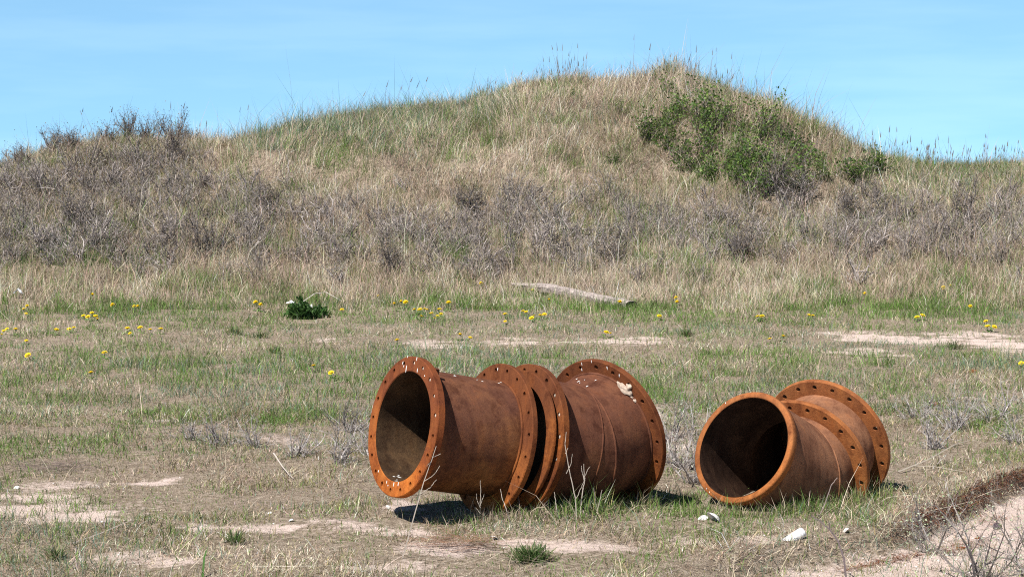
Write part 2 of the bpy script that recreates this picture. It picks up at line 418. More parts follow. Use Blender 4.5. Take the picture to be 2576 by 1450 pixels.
    W[:, 3] *= np.exp((n4 - .5) * 5); W[:, 4] *= np.exp((.5 - n4) * 3); W[:, 5] *= np.exp((.5 - n5) * 5); W[:, 0] *= np.exp((n5 - .5) * 2.5)
    k = pick(np.maximum(W, 0))
    col = PAL[k] * np.exp(rng.normal(-.04, .30, (n, 1))) * rng.normal(1, .06, (n, 3)) * (.80 + .40 * n4)[:, None]
    col = np.clip(col, .01, .82)
    L = L * np.where(y < 13.5, .80, .92 * (y < 25.8) + 1.0 * (y >= 25.8)); L = L * hgt * np.exp(rng.normal(0, .38, n)) * np.where(k >= 3, np.where(y < 26, .95, 1.12), 1.0)
    L = L * np.where(y > 25.8, .55 + .9 * n5, 1)
    tall = rng.uniform(0, 1, n) < np.where(y > 25.8, np.where(y > 39.5, .012, .06), .012); L = np.where(tall, L * 1.9, L)
    le = np.abs(rng.normal(0, 1, n)) * lean + .08
    le = np.where(tall, le * .5, le)
    le = np.where((y < 25) & (k >= 3), le + rng.uniform(0, 1, n) * 1.0, le)
    le = np.minimum(le, 1.45)
    az = rng.uniform(0, 2 * np.pi, n)
    wind = smooth((y - 30) / 5) * .45
    ang = 3.4 * np.pi * (fbm(x * .55, y * .45, 71) - .5) - .3
    az = np.where(rng.uniform(0, 1, n) < wind, ang + rng.normal(0, .8, n), az)
    w = (.0022 + .00011 * y) * rng.uniform(.7, 1.4, n) * wscale
    return np.stack([x, y, z - .004], 1), L, w, az, le, rng.uniform(.05, .7, n) * np.where(y > 26, 1.2, 1), col
turf = Grass()
turf.add(*grass_zone(340000, 7.6, 14.5, 1.9))
turf.add(*grass_zone(240000, 13.5, 25.9, 1.6))
def fringe(a, b, off, n, L, cols, wid=.05):
    n = int(n * .75); t = rng.uniform(0, 1, n); o = off + rng.normal(0, wid, n)
    x = a[0] + (b[0] - a[0]) * t + .515 * o; y = a[1] + (b[1] - a[1]) * t - .857 * o
    turf.add(np.stack([x, y, terrain(x, y) - .004], 1), .72 * L * np.exp(rng.normal(0, .45, n)), rng.uniform(.0025, .005, n), rng.uniform(0, 6.28, n), np.abs(rng.normal(0, .38, n)), rng.uniform(.1, .8, n),
             np.asarray(cols)[rng.integers(0, len(cols), n)] * rng.uniform(.6, 1.3, (n, 1)))
gr = [(.11, .185, .045), (.15, .22, .06), (.09, .14, .04), (.55, .45, .33), (.42, .34, .25), (.24, .21, .09)]; dr_ = [(.55, .45, .33), (.42, .33, .25), (.30, .22, .17), (.13, .2, .05)]
fringe((-.05, 9.95), (.55, 10.3), .24, 700, .085, gr); fringe((.25, 10.1), (.62, 10.35), .30, 420, .10, gr)
fringe((1.1, 10.06), (1.85, 10.85), .31, 1100, .075, gr); fringe((1.25, 10.2), (1.62, 10.6), .32, 350, .10, gr); fringe((1.6, 10.6), (1.9, 10.85), .36, 300, .09, gr)
fringe((-.55, 9.70), (.1, 10.0), .28, 420, .05, dr_, .08); fringe((-.1, 9.95), (.1, 10.0), .36, 220, .08, dr_)
fringe((-.38, 9.80), (-.02, 9.97), .27, 520, .075, dr_, .07); fringe((.95, 10.2), (1.2, 10.0), .12, 260, .07, gr, .06)
to = turf.obj('short_turf', M_blade)
tag(to, 'short mixed green and straw coloured turf over the sandy flat', 'grass', kind='stuff')
dune_g = Grass()
dune_g.add(*grass_zone(700000, 25.6, 43.4, .6, 1.0))
# stalks with seed heads along the skyline
def seed_stalks(n):
    cen = np.concatenate([rng.uniform(-200, 2575, 26), rng.uniform(1250, 2750, 44)]); px = cen[rng.integers(0, len(cen), n)] + rng.normal(0, 14, n)
    x = (px - CXD) / FD * DC * rng.uniform(.985, 1.01, n); y = rng.uniform(40.6, 43.2, n)
    h = rng.uniform(.25, .62, n) * np.where(rng.uniform(0, 1, n) < .12, 1.45, 1)
    return x, y, h
x, y, h = seed_stalks(330)
TALL = [(1590, 72, 0), (1627, 92, .1), (1796, 106, 0), (1835, 118, 0), (1398, 102, -.2), (1404, 108, .1), (1425, 118, .1), (1470, 118, .1), (1020, 170, .35), (1040, 180, .35), (1062, 172, .3),
        (1000, 195, .3), (965, 185, .25), (905, 205, .4), (205, 255, .1), (275, 250, .2), (222, 262, -.3), (455, 240, .2), (430, 240, 0), (620, 250, .1), (600, 255, .1), (520, 290, 0),
        (1690, 125, .1), (1715, 130, .1), (1745, 142, 0), (1900, 205, 0), (1935, 225, 0), (2085, 265, .1), (2190, 310, 0), (2210, 318, 0), (2345, 330, .1), (2380, 325, 0), (2285, 325, 0), (2480, 345, 0), (2545, 355, .1), (2150, 310, .1)]
xt = np.array([(p - CXD) / FD * DC for p, q, l in TALL]); yt = np.full(len(TALL), 42.0)
ht = np.array([(np.interp(p, SKY[:, 0], SKY[:, 1]) - q) / FD * DC for p, q, l in TALL])
x = np.concatenate([x, xt - .5 * ht * np.array([l for *_, l in TALL])]); y = np.concatenate([y, yt]); h = np.concatenate([h, ht])
z = terrain(x, y); n = len(x)
az = np.where(rng.uniform(0, 1, n) < .75, 0.0, np.pi) + rng.normal(0, .6, n)
le = np.abs(rng.normal(0, .13, n)); le[-len(TALL):] = [abs(l) + .02 for *_, l in TALL]; az[-len(TALL):] = [0 if l >= 0 else np.pi for *_, l in TALL]
P = np.stack([x, y, z], 1); cc = np.array([(.20, .15, .11)]) * rng.uniform(.8, 1.3, (n, 1))
fz = rng.normal(0, .4, n)
dune_g.add(P, h, np.full(n, .007), az, le, np.full(n, .06), cc, face=fz)
tipd = np.stack([np.sin(le) * np.cos(az), np.sin(le) * np.sin(az), np.cos(le)], 1)
hl = np.minimum(h * .32, .17) * rng.uniform(.5, 1.1, n)
dune_g.add(P + tipd * (h - hl)[:, None], hl * 1.1, rng.uniform(.010, .021, n), az, le + .03, np.full(n, .05), cc * .9, face=fz)
n = 900; px = np.concatenate([rng.uniform(560, 1300, 420), rng.uniform(1240, 2000, 330), rng.uniform(2000, 2575, 150)])
x = (px - CXD) / FD * DC; y = rng.uniform(41.0, 42.8, n); z = terrain(x, y)
k = np.where(px < 1300, 1.0, .0)[:, None] * np.array([(.13, .18, .11)]) + np.where(px < 1300, 0.0, 1.0)[:, None] * np.array([(.21, .20, .13)])
dune_g.add(np.stack([x, y, z], 1), rng.uniform(.18, .5, n) * np.where(vnoise(px / 45, px * 0, 88) > .5, 1, .6), rng.uniform(.006, .011, n), rng.uniform(0, 6.28, n), np.abs(rng.normal(.1, .35, n)), rng.uniform(.1, 1.0, n), k * rng.uniform(.7, 1.3, (n, 1)))
do = dune_g.obj('dune_grass', M_blade)
tag(do, 'long dry straw coloured beach grass covering the dune', 'grass', kind='stuff')
# pale dead stems lying on the turf
lit = Grass()
x, y = scatter(19000, 7.8, 25.8, 1.6)
px, py = proj(x, y, terrain(x, y))
wgt = .25 + .9 * np.exp(-((py - 855) / 30) ** 2) + .55 * smooth((py - 1280) / 60) + .5 * gmask(px, py, 800, 1120, 200, 70) + .5 * gmask(px, py, 2450, 1040, 200, 70) + .4 * gmask(px, py, 1720, 1090, 60, 60)
k = (rng.uniform(0, 1, len(x)) < wgt) & ~near_pipe(x, y, 1.1)
x, y = x[k], y[k]; n = len(x)
lit.add(np.stack([x, y, terrain(x, y) + .008], 1), rng.uniform(.05, .22, n) * np.exp(rng.normal(0, .4, n)), (.0018 + .00013 * y) * rng.uniform(.7, 1.5, n), rng.normal(0, .5, n) + np.where(rng.uniform(0, 1, n) < .5, 0, np.pi),
        rng.uniform(1.25, 1.52, n), rng.uniform(-.1, .2, n), np.array([(.62, .53, .42)]) * rng.uniform(.6, 1.2, (n, 1)), face=rng.normal(np.pi / 2, .5, n))
n = 900; x, y = scatter(n, 8, 27.5, 1.2); k = ~near_pipe(x, y, 1.15); x, y = x[k], y[k]; n = len(x)
lit.add(np.stack([x, y, terrain(x, y)], 1), rng.uniform(.09, .26, n), (.0018 + .00013 * y), rng.uniform(0, 6.28, n), np.abs(rng.normal(0, .45, n)), rng.uniform(0, .5, n),
        np.array([(.55, .47, .34)]) * rng.uniform(.6, 1.15, (n, 1)))
n = 700; x, y = scatter(n, 12, 25, .8); k = sandmask(x, y) < .5; x, y = x[k], y[k]; n = len(x)
lit.add(np.stack([x, y, terrain(x, y)], 1), rng.uniform(.10, .22, n), (.003 + .00013 * y), rng.uniform(0, 6.28, n), np.abs(rng.normal(0, .4, n)), rng.uniform(0, .3, n),
        np.array([(.07, .10, .04)]) * rng.uniform(.7, 1.4, (n, 1)))
tag(lit.obj('dry_straw', M_blade), 'pale dry straw and dead stems strewn over the turf', 'straw', kind='stuff')

# ------------------------------------------------------------------ twiggy shrubs
def tube_segs(A, B, ra, rb):
    """3-sided prisms from A to B (n,3)"""
    A, B = np.asarray(A), np.asarray(B); n = len(A)
    d = B - A; d /= np.linalg.norm(d, axis=1, keepdims=True) + 1e-9
    h = np.where(np.abs(d[:, 2:]) < .9, np.array([[0, 0, 1.]]), np.array([[1., 0, 0]]))
    u = np.cross(d, h); u /= np.linalg.norm(u, axis=1, keepdims=True); v = np.cross(d, u)
    V = []
    for P, r in ((A, ra), (B, rb)):
        for k in range(3):
            t = k * 2 * np.pi / 3
            V.append(P + np.asarray(r)[:, None] * (math.cos(t) * u + math.sin(t) * v))
    V = np.stack(V, 1).reshape(-1, 3); i = np.arange(n)[:, None] * 6
    F = np.concatenate([i + np.array([[k, (k + 1) % 3, 3 + (k + 1) % 3, 3 + k]]) for k in range(3)])
    return V, F
def grow(rs, nst, ht, spread, r0, twigs, spurs, upbias=.35, zig=.35, nseg=6):
    """branch skeleton: returns segment ends, radii and twig points for leaves"""
    A, B, ra, rb, pts = [], [], [], [], []
    def path(p, d, L, r, ns, lev):
        sl = L / ns
        for s in range(ns):
            d = (d + Vector([rs.gauss(0, zig) for _ in range(3)]) * .6 + Vector((0, 0, upbias * .25))).normalized()
            q = p + d * sl
            r2 = r * (1 - .75 * (s + 1) / ns); r1 = r * (1 - .75 * s / ns)
            A.append(p[:]); B.append(q[:]); ra.append(r1); rb.append(r2)
            if lev >= 1: pts.append((q[:], d[:]))
            if lev < 2:
                kk = (twigs if lev == 0 else spurs) / ns
                c = int(kk) + (rs.random() < kk - int(kk))
                for _ in range(c):
                    dd = (d * .5 + Vector([rs.gauss(0, 1) for _ in range(3)]).normalized() * .9 + Vector((0, 0, .25))).normalized()
                    f = p.lerp(q, rs.random())
                    if lev == 0: path(f, dd, L * rs.uniform(.25, .55), r1 * .55, 4, 1)
                    else: path(f, dd, L * rs.uniform(.15, .35), r1 * .6, 1, 2)
            p = q
    for k in range(nst):
        t = rs.random() * 6.283; sp = spread * rs.uniform(.3, 1)
        d = Vector((math.cos(t) * sp, math.sin(t) * sp, 1)).normalized()
        path(Vector((math.cos(t) * .006, math.sin(t) * .006, -.04)), d, ht * rs.uniform(.65, 1.1), r0 * rs.uniform(.7, 1.1), nseg, 0)
    return np.array(A), np.array(B), np.array(ra), np.array(rb), pts
def leaf_quads(rs, pts, n, size, col, jit=.03, var=.3, updir=.4):
    P = [pts[rs.randrange(len(pts))] for _ in range(n)]
    p = np.array([a for a, b in P]) + rng.normal(0, jit, (n, 3))
    d = rng.normal(0, 1, (n, 3)); d[:, 2] = np.abs(d[:, 2]) * updir + .2; d /= np.linalg.norm(d, axis=1, keepdims=True)
    s = np.cross(d, rng.normal(0, 1, (n, 3))); s /= np.linalg.norm(s, axis=1, keepdims=True)
    L = size * rng.uniform(.6, 1.4, (n, 1)); W = L * .3
    V = np.stack([p, p + d * L * .5 + s * W, p + d * L, p + d * L * .5 - s * W], 1).reshape(-1, 3)
    F = np.arange(n)[:, None] * 4 + np.array([[0, 1, 2, 3]])
    cols = np.asarray(col)[rng.integers(0, len(col), n)] * rng.uniform(1 - var, 1 + var, (n, 1))
    return V, F, np.repeat(cols, 4, 0)
TW = np.array([(.16, .132, .12), (.29, .245, .225), (.43, .375, .35)])
BUD = [(.30, .255, .165), (.26, .24, .14), (.36, .30, .21)]
def shrub_mesh(seed, nst, ht, spread, r0, twigs, spurs, nleaf, lsize, wood=TW, leaf=BUD, **k):
    rs = random.Random(seed)
    A, B, ra, rb, pts = grow(rs, nst, ht, spread, r0, twigs, spurs, **k)
    V, F = tube_segs(A, B, ra, rb)
    c = np.asarray(wood)[rng.integers(0, len(wood), len(A))] * rng.uniform(.75, 1.3, (len(A), 1)); c = np.repeat(c, 6, 0)
    lv = leaf_quads(rs, pts, nleaf, lsize, leaf) if nleaf else None
    return (V, F, c), lv
# the thicket that reads as one mass
variants = [shrub_mesh(100 + i, 7, .45, 1.1, .014, 7, 6, 120, .019, upbias=.35) for i in range(9)]
cand = []
while len(cand) < 880:
    px = random.uniform(-420, 2960); py = random.uniform(380, 715)
    w = math.exp(-((py - 585) / 75) ** 2) * (.95 if px > 1150 else .8) + 1.3 * math.exp(-((px - 180) / 330) ** 2 - ((py - 490) / 105) ** 2)
    w *= .35 + 1.2 * float(vnoise(px / 120, py / 50, 77))
    if 1100 < px < 1900 and py < 500: w *= .25
    if random.random() > w: continue
    cand.append((px, py))
tv, tf, tcol, lvv, lff, lcc = [], [], [], [], [], []
ov = ol = 0
for (px, py) in cand:
    p = hit(px, py + 10); (V, F, c), (LV, LF, LC) = variants[random.randrange(9)]
    s = random.uniform(.65, 1.25); t = random.uniform(0, 6.28); ca, sa = math.cos(t) * s, math.sin(t) * s
    Rm = np.array([[ca, sa, 0], [-sa, ca, 0], [0, 0, s * random.uniform(.8, 1.2)]])
    tint = random.uniform(.75, 1.35) * (.92 if px < 520 and py < 600 else 1)
    tv.append(V @ Rm + np.array(p)); tf.append(F + ov); tcol.append(c * tint); ov += len(V)
    lvv.append(LV @ Rm + np.array(p)); lff.append(LF); lcc.append(LC * random.uniform(.8, 1.25))
for i in range(len(lvv)): lff[i] = lff[i] + ov; ov += len(lvv[i])
so = mesh_np('thorn_scrub', np.concatenate(tv + lvv), [(np.concatenate(tf), 0, False), (np.concatenate(lff), 0, False)], [M_twig], col=np.concatenate(tcol + lcc))
tag(so, 'low tangled leafless grey brown thorn scrub across the foot of the dune', 'scrub', kind='stuff')

# single shrubs one can point at
def shrub(name, p, label, cat, group, mesh, leafmat=M_twig, rz=None, leafname='foliage'):
    (V, F, c), lv = mesh
    r = thing(name, p, label, cat, group, random.uniform(0, 6.28) if rz is None else rz)
    mesh_np('branches', V, [(F, 0, False)], [M_twig], r, c)
    if lv: mesh_np(leafname, lv[0], [(lv[1], 0, False)], [leafmat], r, lv[2])
    return r
DK = TW * .6
def thorn(seed, h, dark=True): return shrub_mesh(seed, 9, h * 1.1, .95, .018, 11, 11, 620, .026, wood=DK if dark else TW, leaf=[(.17, .125, .08), (.13, .105, .06), (.21, .16, .11)], upbias=.5)
SH = [((375, 352), .5, 'low thorn shrub filling the gap between the spiky skyline pair'),
      ((480, 352), .42, 'low thorn shrub at the right foot of the spiky skyline pair'),
      ((270, 352), .42, 'low thorn shrub at the left foot of the spiky skyline pair'),
      ((175, 375), .45, 'low thorn shrub on the skyline between left shoulder and skyline pair'),
      ((322, 350), .66, 'spiky bare thorn shrub on the skyline, left of the pair above the left slope'),
      ((432, 352), .68, 'wide spiky thorn shrub on the skyline, right of the pair above the left slope'),
      ((130, 385), .55, 'spiky thorn shrub at the steep left shoulder of the dune skyline'),
      ((62, 425), .42, 'small spiky shrub lowest on the left end of the dune skyline'),
      ((428, 410), .75, 'dark thorn shrub on the slope just below the spiky skyline pair'),
      ((516, 650), .75, 'olive topped thorn shrub with a dark trunk low on the left slope'),
      ((662, 540), .6, 'dark branching thorn shrub halfway up the left centre slope'),
      ((205, 590), .65, 'dark thorn shrub in the dense scrub on the far left slope'),
      ((985, 690), .55, 'low dark thorn shrub standing in tall dry grass left of the weathered beam'),
      ((1180, 535), .5, 'dark olive thorn shrub at the upper scrub edge above the left pipes'),
      ((1535, 670), .55, 'dark thorn shrub directly above the right end of the weathered beam'),
      ((1860, 640), .5, 'dark thorn shrub in the scrub below the green rose thicket'),
      ((1965, 505), .85, 'tall dark bare shrub standing at the foot of the rose thicket'),
      ((2130, 560), .6, 'leaning dark branched shrub right of and below the rose thicket'),
      ((2420, 570), .8, 'large dark spreading thorn shrub near the right edge of the scrub')]
for k, (q, h, lab) in enumerate(SH):
    shrub('thorn_shrub', hit(q[0], q[1] + (6 if q[1] < 430 else 0)), lab, 'shrub', 'single thorn shrubs on the dune', thorn(300 + k, h))

# rose bushes
GRN = [(.09, .165, .032), (.13, .21, .042), (.185, .255, .062), (.06, .12, .026)]
def rose_mesh(seed, h, n, sp=.8): return shrub_mesh(seed, 9, h, sp, .009, 5, 5, n, .05, wood=TW * .6, leaf=GRN, upbias=.3)
rose_src = []
for k in range(4):
    (V, F, c), lv = rose_mesh(500 + k, .46 + .05 * k, 400)
    lv = (lv[0], lv[1], lv[2] * (.72, 1.0, .86, 1.12)[k])
    rose_src.append((V, F, c, lv))
SINGLE = [((1447, 252), .55, 'small green rose bush alone on the pale grass below the summit'),
          ((1655, 200), .6, 'small green rose bush under the tall tuft at the dune summit'),
          ((1745, 205), .45, 'dark green rose bush on the skyline right of the summit tuft'),
          ((1560, 292), .5, 'low green rose bush at the left tip of the rose patch'),
          ((1540, 415), .5, 'low green rose clump in straw grass left of the main thicket'),
          ((2205, 402), .6, 'dark green bush on the skyline at the right foot of the summit slope'),
          ((1860, 250), .4, 'little rose bush near the skyline on the right summit slope')]
THICK = [(1680, 285), (1700, 330), (1640, 360), (1790, 270), (1810, 320), (1700, 390), (1760, 380), (1720, 430), (1820, 400), (1870, 370), (1880, 430), (1930, 400),
         (1840, 470), (1910, 480), (1980, 360), (2000, 430), (2060, 400), (2060, 460), (2120, 410), (2150, 450), (1960, 470), (1780, 450), (1980, 495), (1600, 330), (1740, 320), (1900, 320), (2200, 440), (1950, 440), (1830, 440), (2020, 390), (1660, 320), (1720, 300), (1770, 350), (1850, 340), (1800, 440), (1750, 410), (1870, 460), (1930, 440), (2090, 430), (2000, 470), (2130, 440), (2180, 425), (1690, 255), (1840, 290), (1920, 350), (1980, 400), (1780, 310), (1690, 370), (2040, 440), (1900, 400), (1850, 410)]
done = {}
def rose(p, s, label, group, k):
    if k not in done:
        V, F, c, lv = rose_src[k]
        r = thing('rose_bush', p, label, 'bush', group, 0, s)
        mesh_np('stems', V, [(F, 0, False)], [M_twig], r, c); mesh_np('foliage', lv[0], [(lv[1], 0, False)], [M_leaf], r, lv[2])
        done[k] = r
    else:
        r = copy_tree(done[k], p, random.uniform(0, 6.28), s); tag(r, label, 'bush', group)
for i, (q, s, lab) in enumerate(SINGLE): rose(hit(*q), s, lab, 'single rose bushes round the thicket', i % 4)
for i, q in enumerate(THICK):
    if q[0] > 2030 and i % 3 == 0: continue
    rose(hit(q[0] + random.uniform(-25, 25), q[1] + 10 + random.uniform(-12, 14)), random.uniform(.66, 1.18), 'leafy green rose bush massed in the thicket on the right flank', 'rose bushes of the thicket on the right flank', random.randrange(4))

# grey twiggy plants on the flat
GREYW = np.array([(.33, .295, .28), (.24, .205, .19), (.44, .40, .38)])
SILV = [(.27, .28, .21), (.21, .24, .16), (.33, .33, .27)]
FL = [((480, 1105), 5, .20, 2.2, 'wide low grey twig tangle farthest left on the turf', 50, SILV),
      ((650, 1125), 5, .22, 2.4, 'spreading grey twig tangle midway between the two leftmost tangles and the pipes', 60, SILV),
      ((735, 1150), 5, .24, 2.2, 'spreading grey twigs just left of the plant beside the leftmost pipe mouth', 60, SILV),
      ((880, 1085), 5, .26, 2.2, 'thin grey twig tangle up and left of the leftmost flange', 60, SILV),
      ((1690, 1110), 6, .30, 1.8, 'pale twig tangle right behind the rear flange of the middle pipe', 200, SILV),
      ((2300, 1050), 5, .24, 2.2, 'low pale twig tangle up and right of the rearmost right flange', 120, SILV),
      ((2550, 1110), 5, .24, 2.2, 'low pale twig tangle cut by the right edge behind the sand bank', 100, SILV),
      ((845, 1165), 4, .34, 1.3, 'bare grey twiggy plant beside the leftmost pipe mouth', 60, SILV),
      ((560, 1120), 4, .25, 1.5, 'low grey twiggy plant on the turf left of the pipes', 40, SILV),
      ((1720, 1175), 7, .36, 1.1, 'dense pale twiggy plant standing between the pipes', 260, SILV),
      ((1745, 1215), 6, .28, 1.0, 'dark stemmed twig clump touching the plain ringed pipe mouth', 60, [(.10, .13, .05)]),
      ((2400, 1085), 6, .38, 1.3, 'grey twiggy plant with silver leaves behind the right pipe', 240, SILV),
      ((2500, 1060), 5, .34, 1.3, 'tall grey twiggy plant near the right edge behind the pipe', 160, SILV),
      ((2350, 1130), 5, .28, 1.3, 'low silvery twig clump close to the rearmost right flange', 160, SILV),
      ((930, 1150), 4, .26, 1.3, 'thin grey twigs directly against the leftmost flange', 20, SILV)]
for k, (q, ns, h, sp, lab, nl, lc) in enumerate(FL):
    shrub('twiggy_plant', hit(*q), lab, 'plant', 'grey twiggy plants on the flat', shrub_mesh(700 + k, ns + 3, h * 1.15, sp, .0075, 8, 7, nl, .014, wood=GREYW * (.5 if k == 3 else 1), leaf=lc, zig=.3))
GW = np.array([(.30, .27, .25), (.20, .17, .16), (.16, .14, .12)])
for k, (q, ns, h, sp, lab) in enumerate([((2345, 1392), 4, .38, .8, 'budding grey shrub on the sand at the lower right, nearer the pipes'),
                                         ((2470, 1462), 6, .50, 1.0, 'larger budding grey shrub cut by the bottom right edge'),
                                         ((2600, 1450), 5, .42, 1.0, 'budding grey shrub at the extreme right edge of the sand')]):
    shrub('budding_shrub', hit(*q), lab, 'shrub', 'budding shrubs on the sand', shrub_mesh(800 + k, ns, h, sp, .008, 8, 8, 420, .011, wood=GW, leaf=[(.33, .38, .24), (.26, .32, .17), (.40, .43, .32)], zig=.28))

# ------------------------------------------------------------------ pipes
def frame(n):
    n = Vector(n).normalized(); u = Vector((0, 0, 1)).cross(n).normalized(); v = n.cross(u)   # u: right seen from the front, v: up
    return np.array(n), np.array(u), np.array(v)
def front(az, el):
    az, el = math.radians(az), math.radians(el)
    return np.array([-math.cos(el) * math.cos(az), -math.cos(el) * math.sin(az), math.sin(el)])
def ring_pts(c, u, v, r, ang): return c + r * (np.cos(ang)[:, None] * u + np.sin(ang)[:, None] * v)
def grid_faces(n, m, closed=True):
    """m rings of n points"""
    F = []
    for j in range(m - 1):
        a = j * n + np.arange(n); b = j * n + (np.arange(n) + 1) % n
        F.append(np.stack([a, b, b + n, a + n], 1))
    return np.concatenate(F)
def lathe(mb, c, n, prof, seg=128, mat=0, sm=True):
    """prof: list of (radius, distance behind the face); a None breaks the smoothing"""
    nn, u, v = frame(n); ang = np.linspace(0, 2 * np.pi, seg, endpoint=False)
    run = []
    for p in prof + [None]:
        if p is None:
            if len(run) > 1:
                V = np.concatenate([ring_pts(c - nn * d, u, v, r, ang) for r, d in run])
                mb.add(V, [(grid_faces(seg, len(run)), mat, sm)])
            run = []
        else: run.append(p)
def flange_mesh(mb, c, n, ro, ri, t, nh, pcd, rh, ph, mat=0):
    nn, u, v = frame(n); bv = .004
    def P(r, a, d): return c - nn * d + r * (math.cos(a) * u + math.sin(a) * v)
    hw = math.pi / nh; rf = ro - bv; rin = ri + bv
    for k in range(nh):
        a0 = ph + k * 2 * hw
        bd = []
        for s in np.linspace(-1, 1, 7): bd.append((rf, s * hw))
        for s in (.66, .33): bd.append((rin + (rf - rin) * s, hw))
        for s in np.linspace(1, -1, 7): bd.append((rin, s * hw))
        for s in (.33, .66): bd.append((rin + (rf - rin) * s, -hw))
        hp = []; rhk = rh * random.uniform(.9, 1.08)
        for r, a in bd:
            dx = r * math.cos(a) - pcd; dy = r * math.sin(a); l = math.hypot(dx, dy)
            hx = pcd + dx / l * rhk; hy = dy / l * rhk
            hp.append((math.hypot(hx, hy), math.atan2(hy, hx)))
        m = len(bd); i = np.arange(m); j = (i + 1) % m
        for d, fl in ((0, 1), (t, -1)):
            V = np.array([P(r, a0 + a, d) for r, a in bd] + [P(r, a0 + a, d) for r, a in hp])
            F = np.stack([i, j, j + m, i + m], 1)
            mb.add(V, [(F[:, ::fl], mat, False)])
        V = np.array([P(r, a0 + a, 0) for r, a in hp] + [P(r, a0 + a, t) for r, a in hp])
        mb.add(V, [(np.stack([i, j, j + m, i + m], 1), mat, True)])
    lathe(mb, c, n, [(rf, 0), (ro, bv), None, (ro, bv), (ro + .0005, t / 2), (ro, t - bv), None, (ro, t - bv), (rf, t), None, (rin, t), (ri, t - bv), None, (ri, t - bv), (ri, bv), None, (ri, bv), (rin, 0)], 120, mat)
def mitre_body(mb, c0, a0, M, a1, c1, r, seg=112, mat=0, inner=False, n1=6, n2=5):
    """tube from the plane (c0, a0) through the mitre at M to the plane (c1, a1); a = direction of travel"""
    _, u, v = frame(-a0); ang = np.linspace(0, 2 * np.pi, seg, endpoint=False)
    R0 = ring_pts(c0, u, v, r, ang)
    bn = a0 + a1; bn = bn / np.linalg.norm(bn)
    t = ((M - R0) @ bn) / (a0 @ bn); RM = R0 + t[:, None] * a0
    t = ((c1 - RM) @ a1) / (a1 @ a1); R1 = RM + t[:, None] * a1
    for (X, Y, k) in ((R0, RM, n1), (RM, R1, n2)):
        V = np.concatenate([X + (Y - X) * s for s in np.linspace(0, 1, k + 1)])
        F = grid_faces(seg, k + 1)
        mb.add(V, [(F[:, ::-1] if inner else F, mat, True)])
    return R0, RM, R1
def bead(mb, pts, r, mat=0, closed=True, seg=6):
    pts = np.asarray(pts); n = len(pts)
    nx = np.roll(pts, -1, 0); pv = np.roll(pts, 1, 0)
    if not closed: nx[-1] = pts[-1]; pv[0] = pts[0]
    tg = nx - pv; tg /= np.linalg.norm(tg, axis=1, keepdims=True)
    cen = pts.mean(0); o = pts - cen; o -= (o * tg).sum(1, keepdims=True) * tg; o /= np.linalg.norm(o, axis=1, keepdims=True)
    b = np.cross(tg, o); rr = r * (1 + .25 * np.sin(np.arange(n) * 2.1) * np.sin(np.arange(n) * .7))
    V = np.stack([pts + rr[:, None] * (math.cos(a) * o + math.sin(a) * b) for a in np.linspace(0, 2 * np.pi, seg, endpoint=False)], 1).reshape(-1, 3)
    i = np.arange(n if closed else n - 1); F = []
    for k in range(seg):
        a = i * seg + k; bb = i * seg + (k + 1) % seg; nxt = ((i + 1) % n)
        F.append(np.stack([a, bb, nxt * seg + (k + 1) % seg, nxt * seg + k], 1))
    mb.add(V, [(np.concatenate(F), mat, True)])
def dropping(mb, p, n, d, L, w, mat):
    """small raised splash lying on the surface at p with normal n, running along d"""
    n = np.asarray(n, float); n /= np.linalg.norm(n); d = np.asarray(d, float); d = d - (d @ n) * n; d /= np.linalg.norm(d); s = np.cross(n, d)
    m = 9; a = np.linspace(0, 2 * np.pi, m, endpoint=False); k = rng.uniform(.55, 1.2, m); L = L * .8; w = w * .65
    rim = p + n * .0006 + (np.cos(a) * k * L * .5)[:, None] * d + (np.sin(a) * k * w * .5)[:, None] * s
    V = np.concatenate([rim, [p + n * .003]])
    i = np.arange(m); mb.add(V, [(np.stack([i, (i + 1) % m, np.full(m, m)], 1), mat, True)])

ORANGE = mat_rust('flange_rust_orange', (.20, .054, .016), (.38, .108, .022), (.48, .16, .034), (.15, .047, .023), .85, .42, 1)
ORANGE2 = mat_rust('flange_rust_brown', (.14, .043, .015), (.265, .083, .020), (.40, .132, .030), (.13, .046, .023), .8, .34, 2)
BROWN = mat_rust('pipe_rust_brown', (.085, .033, .014), (.175, .070, .025), (.27, .115, .038), (.14, .060, .042), .7, .35, 3)
BROWN2 = mat_rust('pipe_rust_violet', (.070, .029, .017), (.125, .052, .028), (.195, .083, .039), (.16, .064, .040), .6, .3, 4)
TERRA = mat_rust('flange_rust_terracotta', (.23, .080, .026), (.34, .122, .038), (.43, .168, .052), (.30, .112, .050), .5, .3, 5)
TAN = mat_rust('pipe_rust_tan', (.16, .075, .042), (.24, .115, .064), (.33, .165, .092), (.32, .145, .08), .6, .28, 6)
INNER = mat_rust('pipe_inside_rust', (.042, .024, .014), (.074, .044, .024), (.12, .070, .036), (.06, .034, .020), .3, .3, 7, .5)

